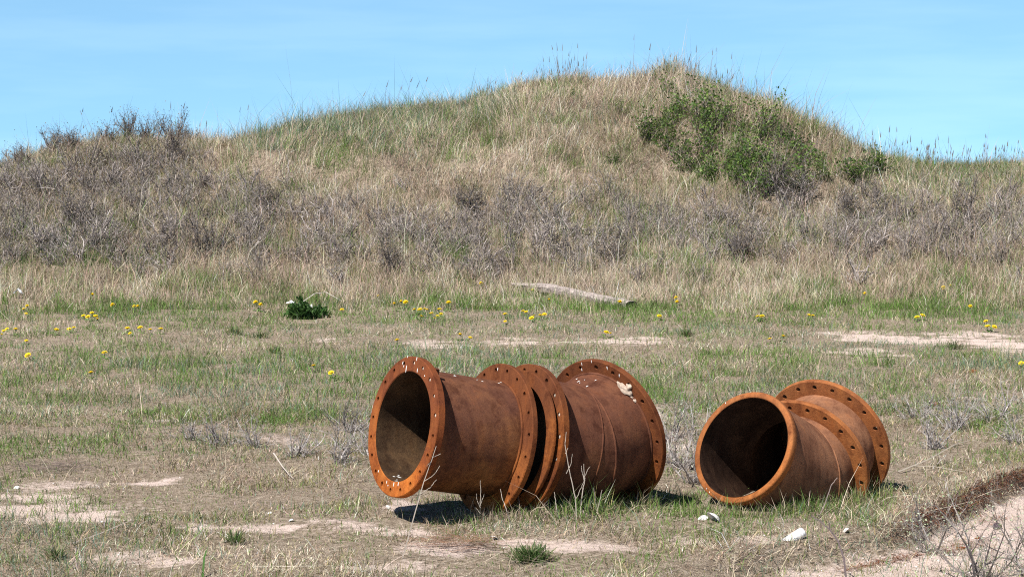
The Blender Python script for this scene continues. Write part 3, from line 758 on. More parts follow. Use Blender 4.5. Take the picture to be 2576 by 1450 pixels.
def plug(c, n, pcd, a, parent, og):
    nn, u, v = frame(n); t = math.radians(a); p = c + pcd * (math.cos(t) * u + math.sin(t) * v) - nn * .006
    m = 12; an = np.linspace(0, 2 * np.pi, m, endpoint=False); k = .0125 * rng.uniform(.8, 1.0, m)
    rim = p + (np.cos(an) * k)[:, None] * u + (np.sin(an) * k)[:, None] * v - v * .0015
    V = np.concatenate([rim, rim - nn * .02, [p + nn * .0035 - v * .002], [p - nn * .02]]); i = np.arange(m); j = (i + 1) % m
    b = MB(); b.add(V, [(np.stack([i, j, np.full(m, 2 * m)], 1), 0, True), (np.stack([i, i + m, j + m, j], 1), 0, True), (np.stack([j + m, i + m, np.full(m, 2 * m + 1)], 1), 0, True)])
    o = b.obj('mortar_plug', [M_stone], parent, og); return o
INNER2 = mat_rust('pipe_inside_shaded_rust', (.030, .016, .011), (.055, .030, .020), (.09, .048, .030), (.045, .025, .016), .3, .3, 8, .4)  # right pipe lining: inside rust darkened, shade of the unlit interior put into the colour
# left pipe: flange A, straight body, flange B
ax = front(31.2, 11.0)
A = np.array([-.560, 9.680, .499]); Lb = .534; B = A - ax * Lb
p1 = thing('flanged_pipe', (float(A[0]), float(A[1]), 0), 'rusty flanged pipe tilted up, its round mouth facing left, leftmost of the three', 'pipe', 'rusty pipes lying on the turf')
og = (A[0], A[1], 0)
mb = MB(); flange_mesh(mb, A, ax, .361, .282, .043, 20, .328, .0118, math.radians(88))
nn, u, v = frame(ax)
for r, a, L, w in [(.352, 84, .03, .012), (.30, 101, .05, .012), (.335, 108, .03, .01), (.315, 106, .022, .008), (.30, 78, .028, .011), (.36, 100, .02, .01), (.31, 62, .014, .01), (.305, 236, .02, .012), (.30, 258, .03, .008), (.296, 273, .03, .012), (.295, 282, .03, .012), (.312, 262, .012, .012)]:
    t = math.radians(a); dropping(mb, A + r * (math.cos(t) * u + math.sin(t) * v), ax, v if r > .29 else u, L, w, 1)
mb.obj('flange', [ORANGE, M_drop], p1, og)
for a in (88, 70, 52, 34, 16): plug(A, ax, .328, a, p1, og)
mb = MB(); flange_mesh(mb, B, ax, .400, .298, .033, 20, .366, .0118, math.radians(82))
t = math.radians(97); dropping(mb, B + .37 * (math.cos(t) * u + math.sin(t) * v), ax, v, .03, .01, 1)
mb.obj('flange', [ORANGE2, M_drop], p1, og)
mb = MB(); lathe(mb, A, ax, [(.305, .043), (.305, .2), (.305, .36), (.305, Lb)], 112, 0)
for q in range(9):
    t = math.radians(rng.uniform(70, 105)); s = rng.uniform(.3, .97); pr = math.cos(t) * u + math.sin(t) * v
    dropping(mb, A - ax * (Lb * s) + .3055 * pr, pr, ax, rng.uniform(.008, .03), .008, 2)
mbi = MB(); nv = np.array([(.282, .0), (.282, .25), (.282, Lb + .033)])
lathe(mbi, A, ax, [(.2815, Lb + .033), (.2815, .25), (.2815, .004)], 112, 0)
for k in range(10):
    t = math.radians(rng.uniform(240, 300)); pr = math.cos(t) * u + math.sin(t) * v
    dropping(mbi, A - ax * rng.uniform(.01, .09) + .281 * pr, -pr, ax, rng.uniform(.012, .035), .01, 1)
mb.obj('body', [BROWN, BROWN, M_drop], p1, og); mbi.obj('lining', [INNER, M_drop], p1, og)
mb = MB(); bead(mb, ring_pts(B + ax * .004, u, v, .307, np.linspace(0, 6.283, 72, endpoint=False)), .008); bead(mb, ring_pts(A - ax * .046, u, v, .307, np.linspace(0, 6.283, 72, endpoint=False)), .007)
mb.obj('weld_seam', [ORANGE2], p1, og)
# small lug behind the front flange
t = math.radians(64); pr = math.cos(t) * u + math.sin(t) * v; tg = np.cross(ax, pr)
mb = MB(); q = A - ax * .055 + pr * .30
V = np.array([q + sx * tg * .012 * (1 - .3 * (sz > 0)) + sy * (-ax) * .025 * (1 - .4 * (sz > 0)) + pr * (.055 if sz > 0 else 0) for sx in (-1, 1) for sy in (-1, 1) for sz in (-1, 1)])
mb.add(V, [(np.array([[0, 1, 3, 2], [4, 6, 7, 5], [0, 4, 5, 1], [2, 3, 7, 6], [1, 5, 7, 3], [0, 2, 6, 4]]), 0, False)]); mb.obj('lug', [BROWN], p1, og)

# middle pipe: flange D, mitred body, flange E
def mitred(c0, f0, c1, f1):
    a0, a1 = -f0, -f1
    # closest approach of the two axes
    w = c1 - c0; b = a0 @ a1; s = (w @ a0 - b * (w @ a1)) / (1 - b * b); t = (w @ a1 - b * (w @ a0)) / (b * b - 1)
    return (c0 + a0 * s + c1 - a1 * t) / 2 if t > 0 else (c0 + a0 * s + c1 + a1 * (-abs(t))) / 2
fD, fE = front(32.2, 10.8), front(45.9, -13.5)
Dc = np.array([.038, 9.960, .394]); Ec = np.array([.496, 10.320, .383])
def meet(c0, a0, c1, a1):
    X = np.stack([a0, a1], 1); st, *_ = np.linalg.lstsq(X, c1 - c0, rcond=None)
    return c0 + a0 * st[0], st
Mm, st = meet(Dc, -fD, Ec, -fE); c1 = Mm - fE * st[1]
Ec = c1
p2 = thing('flanged_bend_pipe', (float(Dc[0]), float(Dc[1]), 0), 'rusty slightly bent pipe with a pale lump at its rear flange, middle of the three', 'pipe', 'rusty pipes lying on the turf')
og = (Dc[0], Dc[1], 0)
mb = MB(); flange_mesh(mb, Dc, fD, .400, .312, .042, 20, .366, .0125, math.radians(81)); mb.obj('flange', [ORANGE2], p2, og)
for a in (45, 27, 9, -9): plug(Dc, fD, .366, a, p2, og)
mb = MB(); flange_mesh(mb, Ec, fE, .407, .312, .036, 20, .372, .0125, math.radians(87))
_, uE, vE = frame(fE)
for r, a in [(.39, 102), (.40, 91), (.385, 75), (.38, 62), (.36, 104)]:
    t = math.radians(a); dropping(mb, Ec + r * (math.cos(t) * uE + math.sin(t) * vE), fE, vE, .025, .01, 1)
mb.obj('flange', [ORANGE2, M_drop], p2, og)
mb = MB(); R0, RM, R1 = mitre_body(mb, Dc + fD * -.042, -fD, Mm, -fE, Ec + 0 * fE, .332)
# droppings on top of the bend
top = RM[np.argmax(RM[:, 2])]
for k in range(9):
    t = math.radians(rng.uniform(75, 110)); pr = math.cos(t) * uE + math.sin(t) * vE
    dropping(mb, Mm + .3325 * pr - fE * rng.uniform(.03, .18), pr, fE, rng.uniform(.01, .035), .010, 1)
mb.obj('body', [BROWN2, M_drop], p2, og)
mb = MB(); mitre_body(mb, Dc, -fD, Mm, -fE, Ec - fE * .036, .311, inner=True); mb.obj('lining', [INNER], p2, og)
mb = MB(); bead(mb, RM, .0065); _, uD, vD = frame(fD)
low = RM[np.argmin(RM @ -fD)]; sD = (low - Dc) @ -fD
arc = ring_pts(Dc - fD * (sD + .03), uD, vD, .332, np.linspace(math.radians(-115), math.radians(75), 60)); bead(mb, arc, .005, closed=False)
bead(mb, ring_pts(Ec + fE * .003, uE, vE, .334, np.linspace(0, 6.283, 72, endpoint=False)), .008)
mb.obj('weld_seam', [BROWN2], p2, og)
mb = MB(); cR = Dc + fD * .040 + np.array([0, 0, -.010]); lathe(mb, cR, fD, [(.305, 0), (.370, 0), None, (.370, 0), (.372, .003), (.372, .017), None, (.372, .017), (.305, .020), None, (.305, .020), (.305, 0)], 112)
mb.obj('gasket_ring', [ORANGE2], p2, og)

# right pipe: plain collar, mitred body, flange F1, neck, flange F2
fQ, fF = front(45.2, 25.0), front(53.6, -19.6)
Q = np.array([1.238, 10.190, .323]); F1 = np.array([1.645, 10.606, .166])
Mq, st = meet(Q, -fQ, F1, -fF); F1 = Mq - fF * st[1]; F2 = F1 - fF * .275
p3 = thing('collared_pipe', (float(Q[0]), float(Q[1]), 0), 'rusty pipe with a plain thick rimmed mouth facing the viewer, rightmost of the three', 'pipe', 'rusty pipes lying on the turf')
og = (Q[0], Q[1], 0)
mb = MB(); lathe(mb, Q, fQ, [(.281, .08), (.281, .006), (.284, .002), (.289, 0), (.308, 0), (.313, .002), (.316, .008), (.316, .040), (.312, .046), (.300, .05)], 128)
_, uQ, vQ = frame(fQ)
for r, a in [(.305, 130), (.30, 238), (.302, 244)]:
    t = math.radians(a); dropping(mb, Q + r * (math.cos(t) * uQ + math.sin(t) * vQ), fQ, vQ, .014, .008, 1)
mb.obj('collar', [TERRA, M_drop], p3, og)
mb = MB(); R0, RM, R1 = mitre_body(mb, Q - fQ * .04, -fQ, Mq, -fF, F1, .301); mb.obj('body', [TAN], p3, og)
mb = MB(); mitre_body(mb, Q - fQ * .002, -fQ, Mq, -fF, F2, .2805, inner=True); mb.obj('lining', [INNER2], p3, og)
mb = MB(); bead(mb, RM, .006); mb.obj('weld_seam', [TAN], p3, og)
mb = MB(); flange_mesh(mb, F1, fF, .385, .29, .033, 20, .348, .0135, math.radians(95)); mb.obj('flange', [TERRA], p3, og)
mb = MB(); lathe(mb, F1, fF, [(.301, .033), (.301, .15), (.301, .275)], 112); mb.obj('neck', [TAN], p3, og)
mb = MB(); flange_mesh(mb, F2, fF, .385, .29, .034, 20, .348, .0135, math.radians(92))
_, uF, vF = frame(fF)
lathe(mb, F2 - fF * .034, fF, [(.29, 0), (.10, 0), (.006, 0), None, (.006, 0), (.006, .012), None, (.006, .012), (.30, .012), None, (.30, .012), (.30, 0)], 48, 2)
mb.obj('flange', [TERRA, M_drop, INNER], p3, og)

# ------------------------------------------------------------------ stones, shells and litter
def blob_np(seed, sc, sub=3, rough=.25, flatb=.0):
    import bmesh
    bm = bmesh.new(); bmesh.ops.create_icosphere(bm, subdivisions=sub, radius=1)
    rs = np.random.default_rng(seed); K = rs.normal(0, 1.6, (7, 3)); ph = rs.uniform(0, 6, 7)
    V = np.array([v.co[:] for v in bm.verts]); F = np.array([[v.index for v in f.verts] for f in bm.faces]); bm.free()
    d = sum(np.sin(V @ K[i] * (1 + i * .5) + ph[i]) / (1 + i * .5) for i in range(7))
    V = V * (1 + rough * d[:, None] * .35) * np.asarray(sc)
    return V, F
def lump(name, p, sc, label, cat, mat, group=None, seed=1, rz=0, rough=.3, tilt=0):
    V, F = blob_np(seed, sc, 3, rough)
    o = mesh_np(name, V, [(F, 0, True)], [mat]); o.location = p; o.rotation_euler = (tilt, 0, rz)
    return tag(o, label, cat, group)
# pale lump resting on the bend pipe beside its rear flange
mb = MB(); c0 = None
for k, (a, r, d, sz, rough) in enumerate([(52, .340, .010, (.040, .014, .017), .75), (50, .362, .002, (.018, .019, .012), .5), (43.5, .337, .007, (.024, .007, .010), .8), (38, .335, .004, (.016, .006, .008), .6)]):
    t = math.radians(a); p = Ec + fE * d + r * (math.cos(t) * uE + math.sin(t) * vE)
    tgt = -math.sin(t) * uE + math.cos(t) * vE; rad = math.cos(t) * uE + math.sin(t) * vE
    if c0 is None: c0 = p
    V, F = blob_np(150 + k, np.array(sz), 3, rough); mb.add(V[:, :1] * tgt + V[:, 1:2] * rad + V[:, 2:] * fE + p, [(F, 0, True)])
o = mb.obj('mortar_lump', [M_stone], None, c0, Vector(c0))
tag(o, 'pale mortar lump stuck on top of the middle pipe beside its rear flange', 'lump')
def dish(p, r, label, seed):
    rs = np.random.default_rng(seed); m, q = 22, 6; V = []
    for face in (1, .86):
        for i in range(q):
            f = (i + .4) / (q - .6)
            for a in np.linspace(0, 2 * np.pi, m, endpoint=False):
                rr = r * f * (1 + .06 * math.sin(9 * a) * f) * (1 + .18 * math.cos(a)); V.append((rr * math.cos(a), rr * math.sin(a) * .85, r * .55 * face * (1 - f * f) + rs.normal(0, r * .015)))
    V = np.array(V); F = grid_faces(m, q); F2 = grid_faces(m, q)[:, ::-1] + m * q; i = np.arange(m); e = (q - 1) * m
    rim = np.stack([e + i, e + (i + 1) % m, e + (i + 1) % m + m * q, e + i + m * q], 1); cap = [i[None, ::-1], i[None] + m * q]
    o = mesh_np('shell', V, [(F, 0, True), (F2, 0, True), (rim, 0, True), (cap[0], 0, True), (cap[1], 0, True)], [M_shell]); o.location = p
    o.rotation_euler = (rs.uniform(-.9, .9), rs.uniform(-.6, .6), rs.uniform(0, 6)); return tag(o, label, 'shell', 'white shells and chips on the turf')
SHL = [((1797, 1312), .045, 'largest white shell on the turf below the plain rimmed pipe mouth', (1, .75, .6)),
       ((1770, 1305), .028, 'flat white shell fragment just left of the largest white shell', (1, .8, .25)),
       ((1243, 1358), .022, 'white shell chip on sand below the left pipe shadow', (1.2, .6, .4)),
       ((978, 1278), .016, 'white chip at the tip of the left pipe shadow', (.9, .7, 1)),
       ((680, 1292), .014, 'pair mate white shell on turf left of the pipes, upper one', (.8, .7, .9)),
       ((733, 1310), .017, 'rounded white shell on turf left of the pipes, lower one', (1, .8, .9)),
       ((42, 1229), .02, 'flat white chip near the left edge of the turf', (1.2, .6, .3)),
       ((277, 991), .016, 'small white chip on the green turf left of centre', (1, .8, .8)),
       ((985, 1227), .018, 'white chip lying just left of the leftmost flange base', (1.3, .7, .5)),
       ((2128, 1340), .022, 'small white scrap on turf right of the white bottle', (1.2, .6, .6)),
       ((1230, 1372 - 130), .001, '', (1, 1, 1))]
for k, (q, s, lab, sc) in enumerate(SHL):
    if not lab: continue
    p = hit(*q); dish(p + Vector((0, 0, s * .25)), s, lab, 20 + k)
# white bottle lying at the sand edge
mb = MB(); p = hit(2020, 1352)
prof = [(.0, 0), (.022, 0), (.025, .004), (.026, .02), (.026, .12), (.024, .135), (.016, .152), (.012, .158), (.012, .172), (.0, .172)]
r = thing('plastic_bottle', p + Vector((.0, 0, .03)), 'white plastic bottle lying at the grassy edge of the sand', 'bottle')
lathe(mb, np.zeros(3), np.array([.80, .35, .42]), prof, 28); mb.obj('shell', [M_plastic], r)
mb = MB(); lathe(mb, np.zeros(3) - np.array([.80, .35, .42]) / np.linalg.norm([.80, .35, .42]) * .160, np.array([.80, .35, .42]), [(.0, .0), (.0145, 0), (.0145, .016), (0, .016)], 24); mb.obj('cap', [M_plastic], r)
r.children[0].name = 'bottle_shell'
# crumpled scraps beside the green plant, and on the left edge
def scrap(p, s, label, seed, up=1.0):
    rs = np.random.default_rng(seed); n = 5; g = np.linspace(-1, 1, n); X, Y = np.meshgrid(g, g)
    Z = rs.normal(0, .25, (n, n)) + up * .6 * (1 - np.abs(X)); V = np.stack([X + rs.normal(0, .15, X.shape), Y * .35 + rs.normal(0, .12, X.shape), Z], -1).reshape(-1, 3) * s
    i = (np.arange(n - 1)[:, None] * n + np.arange(n - 1)[None]).ravel(); F = np.stack([i, i + 1, i + n + 1, i + n], 1)
    V2 = V + np.array([0, .002, -.0015]); F2 = F[:, ::-1] + n * n
    o = mesh_np('plastic_scrap', np.concatenate([V, V2]), [(F, 0, False), (F2, 0, False)], [M_plastic]); o.location = p + Vector((0, 0, s * .2))
    return tag(o, label, 'litter', 'white plastic scraps near the dune foot')
scrap(hit(46, 752) + Vector((0, 0, .06)), .06, 'white scrap standing in dry grass at the left edge of the dune foot', 1, 1.6)
scrap(hit(731, 790) + Vector((0, 0, .13)), .06, 'white crumpled scrap at the left side of the dark green plant', 2)
scrap(hit(778, 797) + Vector((0, -.12, .13)), .045, 'bluish white scrap between the two halves of the dark green plant', 3)
# rusty fragments
M_frag = mat_rust('rust_fragment', (.2, .06, .02), (.3, .09, .03), (.4, .12, .04), (.2, .06, .03), .2, 9, 9)
for q, s, lab in [((2345, 1020), .06, 'flat rusty fragment half hidden in grass behind the right pipe'), ((2590 - 130, 1360 - 4), .02, 'small dark rusty pebble on the sand bank'), ((2418, 1380), .03, 'rust red fragment among white crumbs on the sand bank'), ((2445, 935), .045, 'brown fragment on sandy turf near the right edge')]:
    lump('rust_fragment', hit(*q) + Vector((0, 0, s * .1)), (s, s * .5, s * .35), lab, 'fragment', M_frag, 'rusty fragments', int(q[0]), .3, .5)
o = lump('stone', hit(2508, 1352 - 22) + Vector((0, 0, .012)), (.022, .018, .022), 'dark rounded stone on the sand bank at the lower right', 'stone', mat_plain('dark_stone', (.06, .04, .05), .8, .3, 40), None, 91)
# pebbles and shell crumbs
mb = MB()
for k in range(260):
    if k < 150: q = (random.uniform(1900, 2575), random.uniform(1330, 1450))
    else: q = (random.uniform(0, 1700), random.uniform(1180, 1450))
    p = hit(*q)
    if sandmask(np.array([p.x]), np.array([p.y]))[0] < .4: continue
    V, F = blob_np(k, np.array((1, .8, .6)) * random.uniform(.003, .009), 1, .4); mb.add(V + np.array(p), [(F, 0, True)])
tag(mb.obj('shell_crumbs', [M_shell]), 'tiny white shell crumbs strewn on the bare sand', 'shell crumbs', kind='stuff')

# ------------------------------------------------------------------ weathered beam
M_wood = mat_plain('grey_driftwood', (.37, .31, .285), .9, .4, 25, .15, .6)
M_woodend = mat_plain('dark_wood_end', (.06, .05, .05), .95, .4, 40)
pa, pb = hit(1290, 724), hit(1588, 777)
pts = [np.array(pa) + (0, 0, .06), np.array(pa.lerp(pb, .32)) + (0, 0, .10), np.array(pb) + (0, 0, .055)]
mb = MB(); path = []
for s in np.linspace(0, 1, 26):
    path.append(pts[0] + (pts[1] - pts[0]) * s / .32 if s < .32 else pts[1] + (pts[2] - pts[1]) * (s - .32) / .68)
path = np.array(path); dr = (pts[2] - pts[0]); dr /= np.linalg.norm(dr); sd = np.cross(dr, [0, 0, 1]); sd /= np.linalg.norm(sd); up = np.cross(sd, dr)
sec = np.array([(-.085, -.06), (.08, -.06), (.095, 0), (.085, .04), (.03, .052), (-.05, .045), (-.09, .02)]); m = len(sec); V = []
for i, c in enumerate(path):
    k = (.35 + .65 * min(1, i / 8)); j = rng.normal(0, .006, (m, 2)); q = sec * k + j
    V.append(c + q[:, :1] * sd + q[:, 1:] * up)
V = np.concatenate(V); F = grid_faces(m, len(path)); n0 = len(V)
V = np.concatenate([V, [path[-1]], [path[0]]]); i = np.arange(m)
mb.add(V, [(F, 0, False), (np.stack([(len(path) - 1) * m + i, (len(path) - 1) * m + (i + 1) % m, np.full(m, n0)], 1), 1, False), (np.stack([(i + 1) % m, i, np.full(m, n0 + 1)], 1), 0, False)])
tag(mb.obj('timber_beam', [M_wood, M_woodend], None, np.array(pb), Vector(pb)), 'weathered grey timber beam half sunk in dry grass at the foot of the dune', 'beam')

# ------------------------------------------------------------------ dry stalks and twigs in front of the pipes
def stalk(name, P, r, label, cat, branches=(), col=(.42, .36, .30), group=None):
    """P: list of world points from the root upward"""
    mb = MB()
    def tube(P, r0, r1):
        P = np.array([p[:] for p in P]); k = len(P)
        # refine
        T = np.linspace(0, k - 1, (k - 1) * 5 + 1); Q = np.stack([np.interp(T, np.arange(k), P[:, a]) for a in range(3)], 1)
        Q[1:-1] += rng.normal(0, .0009, Q[1:-1].shape)
        rr = np.linspace(r0, r1, len(Q)); V, F = tube_segs(Q[:-1], Q[1:], rr[:-1], rr[1:])
        mb.add(V, [(F, 0, False)], np.array(col) * rng.uniform(.85, 1.15))
    tube(P, r, r * .4)
    for B in branches: tube(B, r * .6, r * .3)
    b = P[0]
    return tag(mb.obj(name, [M_twig], None, np.array(b[:]), Vector(b[:]), usecol=True), label, cat, group)
def at(px, py, y):
    c, s = math.cos(PITCH), math.sin(PITCH); u = (px - CXD) / FD; v = (py - CYD) / FD; dy = c - v * s; dz = -s - v * c
    return Vector((u / dy * y, y, H + dz / dy * y))
GS = 'dry stalks standing round the pipes'
b = hit(1012, 1404); y0 = b.y
stalk('dry_stalk', [b, at(1040, 1300, y0), at(1066, 1210, y0 + .02), at(1097, 1121, y0 + .03)], .0036, 'tall pale dry stalk leaning across the bottom of the leftmost flange', 'stalk',
      [[at(1066, 1210, y0 + .02), at(1090, 1195, y0), at(1106, 1170, y0)], [at(1057, 1241, y0 + .013), at(1082, 1225, y0), at(1098, 1205, y0)], [at(1083.4, 1160, y0 + .0256), at(1072, 1172, y0 + .01)], [at(1086.9, 1150, y0 + .0267), at(1108, 1140, y0 + .05)]], group=GS)
b = hit(1450, 1312); y0 = b.y - .0
stalk('dry_stalk', [b, at(1447, 1250, y0), at(1432, 1185, y0), at(1421, 1118, y0), at(1424, 1085, y0)], .0034, 'tallest branched dry stalk in front of the gap between the left pipes', 'stalk',
      [[at(1424, 1190, y0), at(1436, 1165, y0), at(1439, 1140, y0)], [at(1422, 1140, y0), at(1428, 1125, y0)], [at(1447, 1255, y0), at(1462, 1225, y0), at(1472, 1200, y0)]], group=GS)
b = hit(1458, 1306); y0 = b.y + .02
stalk('dry_stalk', [b, at(1462, 1255, y0), at(1470, 1205, y0), at(1468, 1165, y0)], .0035, 'thin forked dry stalk right of the tallest one before the middle pipe', 'stalk',
      [[at(1469, 1200, y0), at(1478, 1180, y0), at(1484, 1172, y0)], [at(1470, 1210, y0), at(1464, 1185, y0), at(1462, 1170, y0)], [at(1462, 1255, y0), at(1468, 1225, y0)]], group=GS)
b = hit(1497, 1306); y0 = b.y + .04
stalk('dry_stalk', [b, at(1504, 1275, y0), at(1510, 1250, y0), at(1514, 1230, y0)], .003, 'short pale V shaped stalk before the bend of the middle pipe', 'stalk', [[at(1502, 1285, y0), at(1496, 1250, y0), at(1493, 1225, y0)]], group=GS)
b = hit(1207, 1310); y0 = b.y - .1
stalk('dry_stalk', [b, at(1208, 1270, y0), at(1209, 1235, y0), at(1208, 1207, y0)], .003, 'small upright dry stalk in front of the left pipe body', 'stalk', [[at(1208, 1275, y0), at(1200, 1258, y0), at(1198, 1240, y0)], [at(1209, 1265, y0), at(1215, 1250, y0), at(1218, 1240, y0)], [at(1208, 1290, y0), at(1196, 1275, y0)]], group=GS)
b = hit(1290, 1330); y0 = b.y - .05
stalk('dry_stalk', [b, at(1275, 1285, y0), at(1262, 1250, y0), at(1258, 1228, y0)], .003, 'thin stalk leaning left over the foot of the second flange', 'stalk', group=GS)
b = hit(1402, 1312); y0 = b.y - .05
stalk('dry_stalk', [b, at(1400, 1280, y0), at(1396, 1250, y0), at(1394, 1236, y0)], .003, 'short upright stalk before the lower edge of the third flange', 'stalk', group=GS)
b = hit(1375, 1318); y0 = b.y - .05
stalk('curled_leaf', [b, at(1380, 1290, y0), at(1370, 1274, y0), at(1350, 1275, y0), at(1335, 1285, y0), at(1336, 1300, y0), at(1342, 1312, y0)], .004, 'curled dead grass leaf arching before the gap between the left pipes', 'leaf', col=(.40, .33, .22))
b = hit(2128, 1462); y0 = b.y
stalk('bare_stem', [b, at(2122, 1400, y0 + .02), at(2106, 1356, y0 + .04), at(2086, 1330, y0 + .06), at(2058, 1306, y0 + .08), at(2040, 1295, y0 + .1)], .006, 'thin dark bare stem curving up from the bottom edge onto the turf', 'stem', [[at(2086, 1330, y0 + .06), at(2084, 1306, y0 + .06)]], col=(.13, .10, .10))
y0 = 10.0
stalk('dead_stem', [hit(2060, 1303) + Vector((0, 0, .01)), hit(2075, 1290) + Vector((0, 0, .05)), hit(2090, 1275) + Vector((0, 0, .12)), hit(2105, 1270) + Vector((0, 0, .15))], .004, 'knotted grey dead stem before the middle of the right pipe body', 'stem',
      [[hit(2090, 1275) + Vector((0, 0, .12)), hit(2098, 1268) + Vector((0, 0, .1)), hit(2110, 1262) + Vector((0, 0, .15))]], col=(.24, .19, .17))
b = hit(2300, 1262)
stalk('dead_stem', [hit(2200, 1278) + Vector((0, 0, .01)), hit(2230, 1266) + Vector((0, 0, .03)), hit(2280, 1261) + Vector((0, 0, .035)), hit(2330, 1266) + Vector((0, 0, .02))], .004, 'long pale straw stem lying below the right pipe flanges', 'stem', col=(.5, .43, .33))
p = hit(730, 775) + Vector((0, 0, .1))
stalk('dead_stem', [hit(755, 774) + Vector((0, 0, .06)), hit(790, 768) + Vector((0, 0, .16)), hit(820, 766) + Vector((0, 0, .17)), hit(860, 772) + Vector((0, 0, .08))], .006, 'pale arched stem at the right side of the dark green plant', 'stem', col=(.6, .55, .52))
b = hit(190, 1372)
stalk('fallen_stick', [hit(182, 1372) + Vector((0, 0, .01)), hit(250, 1352) + Vector((0, 0, .02)), hit(335, 1322) + Vector((0, 0, .03))], .005, 'long thin fallen stick on the turf at lower left', 'stick', col=(.36, .31, .27))
stalk('fallen_stick', [hit(688, 1175) + Vector((0, 0, .09)), hit(712, 1192) + Vector((0, 0, .04)), hit(738, 1207) + Vector((0, 0, .01))], .005, 'pale fallen stick on turf left of the leftmost pipe', 'stick', col=(.40, .35, .31))
stalk('fallen_stick', [hit(640, 1432) + Vector((0, 0, .01)), hit(740, 1430) + Vector((0, 0, .012)), hit(840, 1428) + Vector((0, 0, .01))], .004, 'straight pale straw lying along the bottom edge left of centre', 'stick', col=(.5, .44, .36))
stalk('fallen_stick', [hit(2258, 1190) + Vector((0, 0, .01)), hit(2330, 1178) + Vector((0, 0, .05)), hit(2400, 1158) + Vector((0, 0, .10)), hit(2440, 1150) + Vector((0, 0, .11))], .006, 'long pale stick lying in grass right of the rear right flange', 'stick', [[hit(2300, 1184) + Vector((0, 0, .03)), hit(2350, 1190) + Vector((0, 0, .04)), hit(2430, 1195) + Vector((0, 0, .02))]], col=(.38, .33, .27))
# heap of dead twigs and heap of reddish stems
def heap(name, cx, cy, rx, ry, n, L, col, label, cat, az0=0, sp=.4, lift=.03):
    g = Grass(); q = rng.normal(0, .5, (n, 2)) * (rx, ry) + (cx, cy); P = np.array([hit(*k)[:] for k in q]); P[:, 2] += rng.uniform(.003, lift, n)
    g.add(P, L * rng.uniform(.5, 1.5, n), rng.uniform(.003, .006, n), rng.normal(az0, sp, n) + np.where(rng.uniform(0, 1, n) < .5, 0, np.pi), rng.uniform(1.25, 1.55, n), rng.uniform(-.1, .15, n), np.array([col]) * rng.uniform(.55, 1.4, (n, 1)), face=rng.normal(np.pi / 2, .5, n))
    return tag(g.obj(name, M_blade), label, cat, kind='stuff')
heap('twig_heap', 130, 1180, 120, 14, 160, .16, (.20, .15, .14), 'heap of grey purple dead twigs at the left edge of the turf', 'twigs', .1)
heap('stem_heap', 1150, 1372, 110, 24, 230, .14, (.30, .17, .11), 'heap of reddish brown dead stems on the sand below the left pipe', 'stems', -.25)
# torn root mat along the sand bank
g = Grass(); n = 5200
xb = rng.uniform(_bx[0] + .05, 3.4, n); yb_ = np.interp(xb, _bx, _by)
off = rng.normal(.07, .05, n); wgt = smooth((xb - 1.75) / .45)
k = rng.uniform(0, 1, n) < wgt; xb, yb_, off = xb[k], yb_[k], off[k]; n = len(xb)
P = np.stack([xb, yb_ - off, terrain(xb, yb_ - off) + .01], 1)
cm = np.where((rng.uniform(0, 1, n) < .45)[:, None], np.array([(.25, .105, .058)]), np.array([(.10, .052, .036)])) * rng.uniform(.6, 1.5, (n, 1))
g.add(P, rng.uniform(.03, .10, n), rng.uniform(.003, .006, n), rng.normal(-np.pi / 2, .9, n), rng.uniform(.9, 1.9, n), rng.uniform(0, .6, n), cm)
for (cx, cy, rx, ry, nn_) in [(2260, 1405, 120, 9, 300), (2180, 1425, 90, 8, 200), (2420, 1375, 70, 14, 220), (2500, 1310, 80, 20, 120)]:
    q = rng.normal(0, .45, (nn_, 2)) * (rx, ry) + (cx, cy); q[:, 1] -= (q[:, 0] - cx) * .18; P = np.array([hit(*k)[:] for k in q]); P[:, 2] += .004
    g.add(P, rng.uniform(.02, .06, nn_), rng.uniform(.003, .005, nn_), rng.uniform(0, 6.28, nn_), rng.uniform(1.3, 1.55, nn_), rng.uniform(-.1, .1, nn_), np.array([(.24, .10, .055)]) * rng.uniform(.6, 1.4, (nn_, 1)))
tag(g.obj('root_mat', M_blade), 'torn reddish brown root mat along the edge of the sand bank', 'roots', kind='stuff')

# ------------------------------------------------------------------ dark green leafy plant near the dune foot
def leafy(p, label, seed, n, h, cols, cat='plant', name='leafy_plant', group=None, size=.06, lo=.5, spread=.1):
    rs = np.random.default_rng(seed); t = rs.uniform(0, 6.28, n); rr = np.abs(rs.normal(0, .5, n)) * spread
    P = np.stack([np.cos(t) * rr, np.sin(t) * rr, rs.uniform(0, .25, n) * h], 1)
    V, q, tr, c = blades(P, rs.uniform(.6, 1.3, n) * h, np.full(n, size * .35), t + rs.normal(0, .4, n), np.abs(rs.normal(lo, .35, n)), rs.uniform(0, .8, n), np.asarray(cols)[rs.integers(0, len(cols), n)] * rs.uniform(.7, 1.3, (n, 1)))
    o = mesh_np(name, V, [(q, 0, False), (tr, 0, False)], [M_leaf], col=c); o.location = p
    return tag(o, label, cat, group)
DG = [(.035, .085, .02), (.055, .125, .03), (.08, .16, .04)]
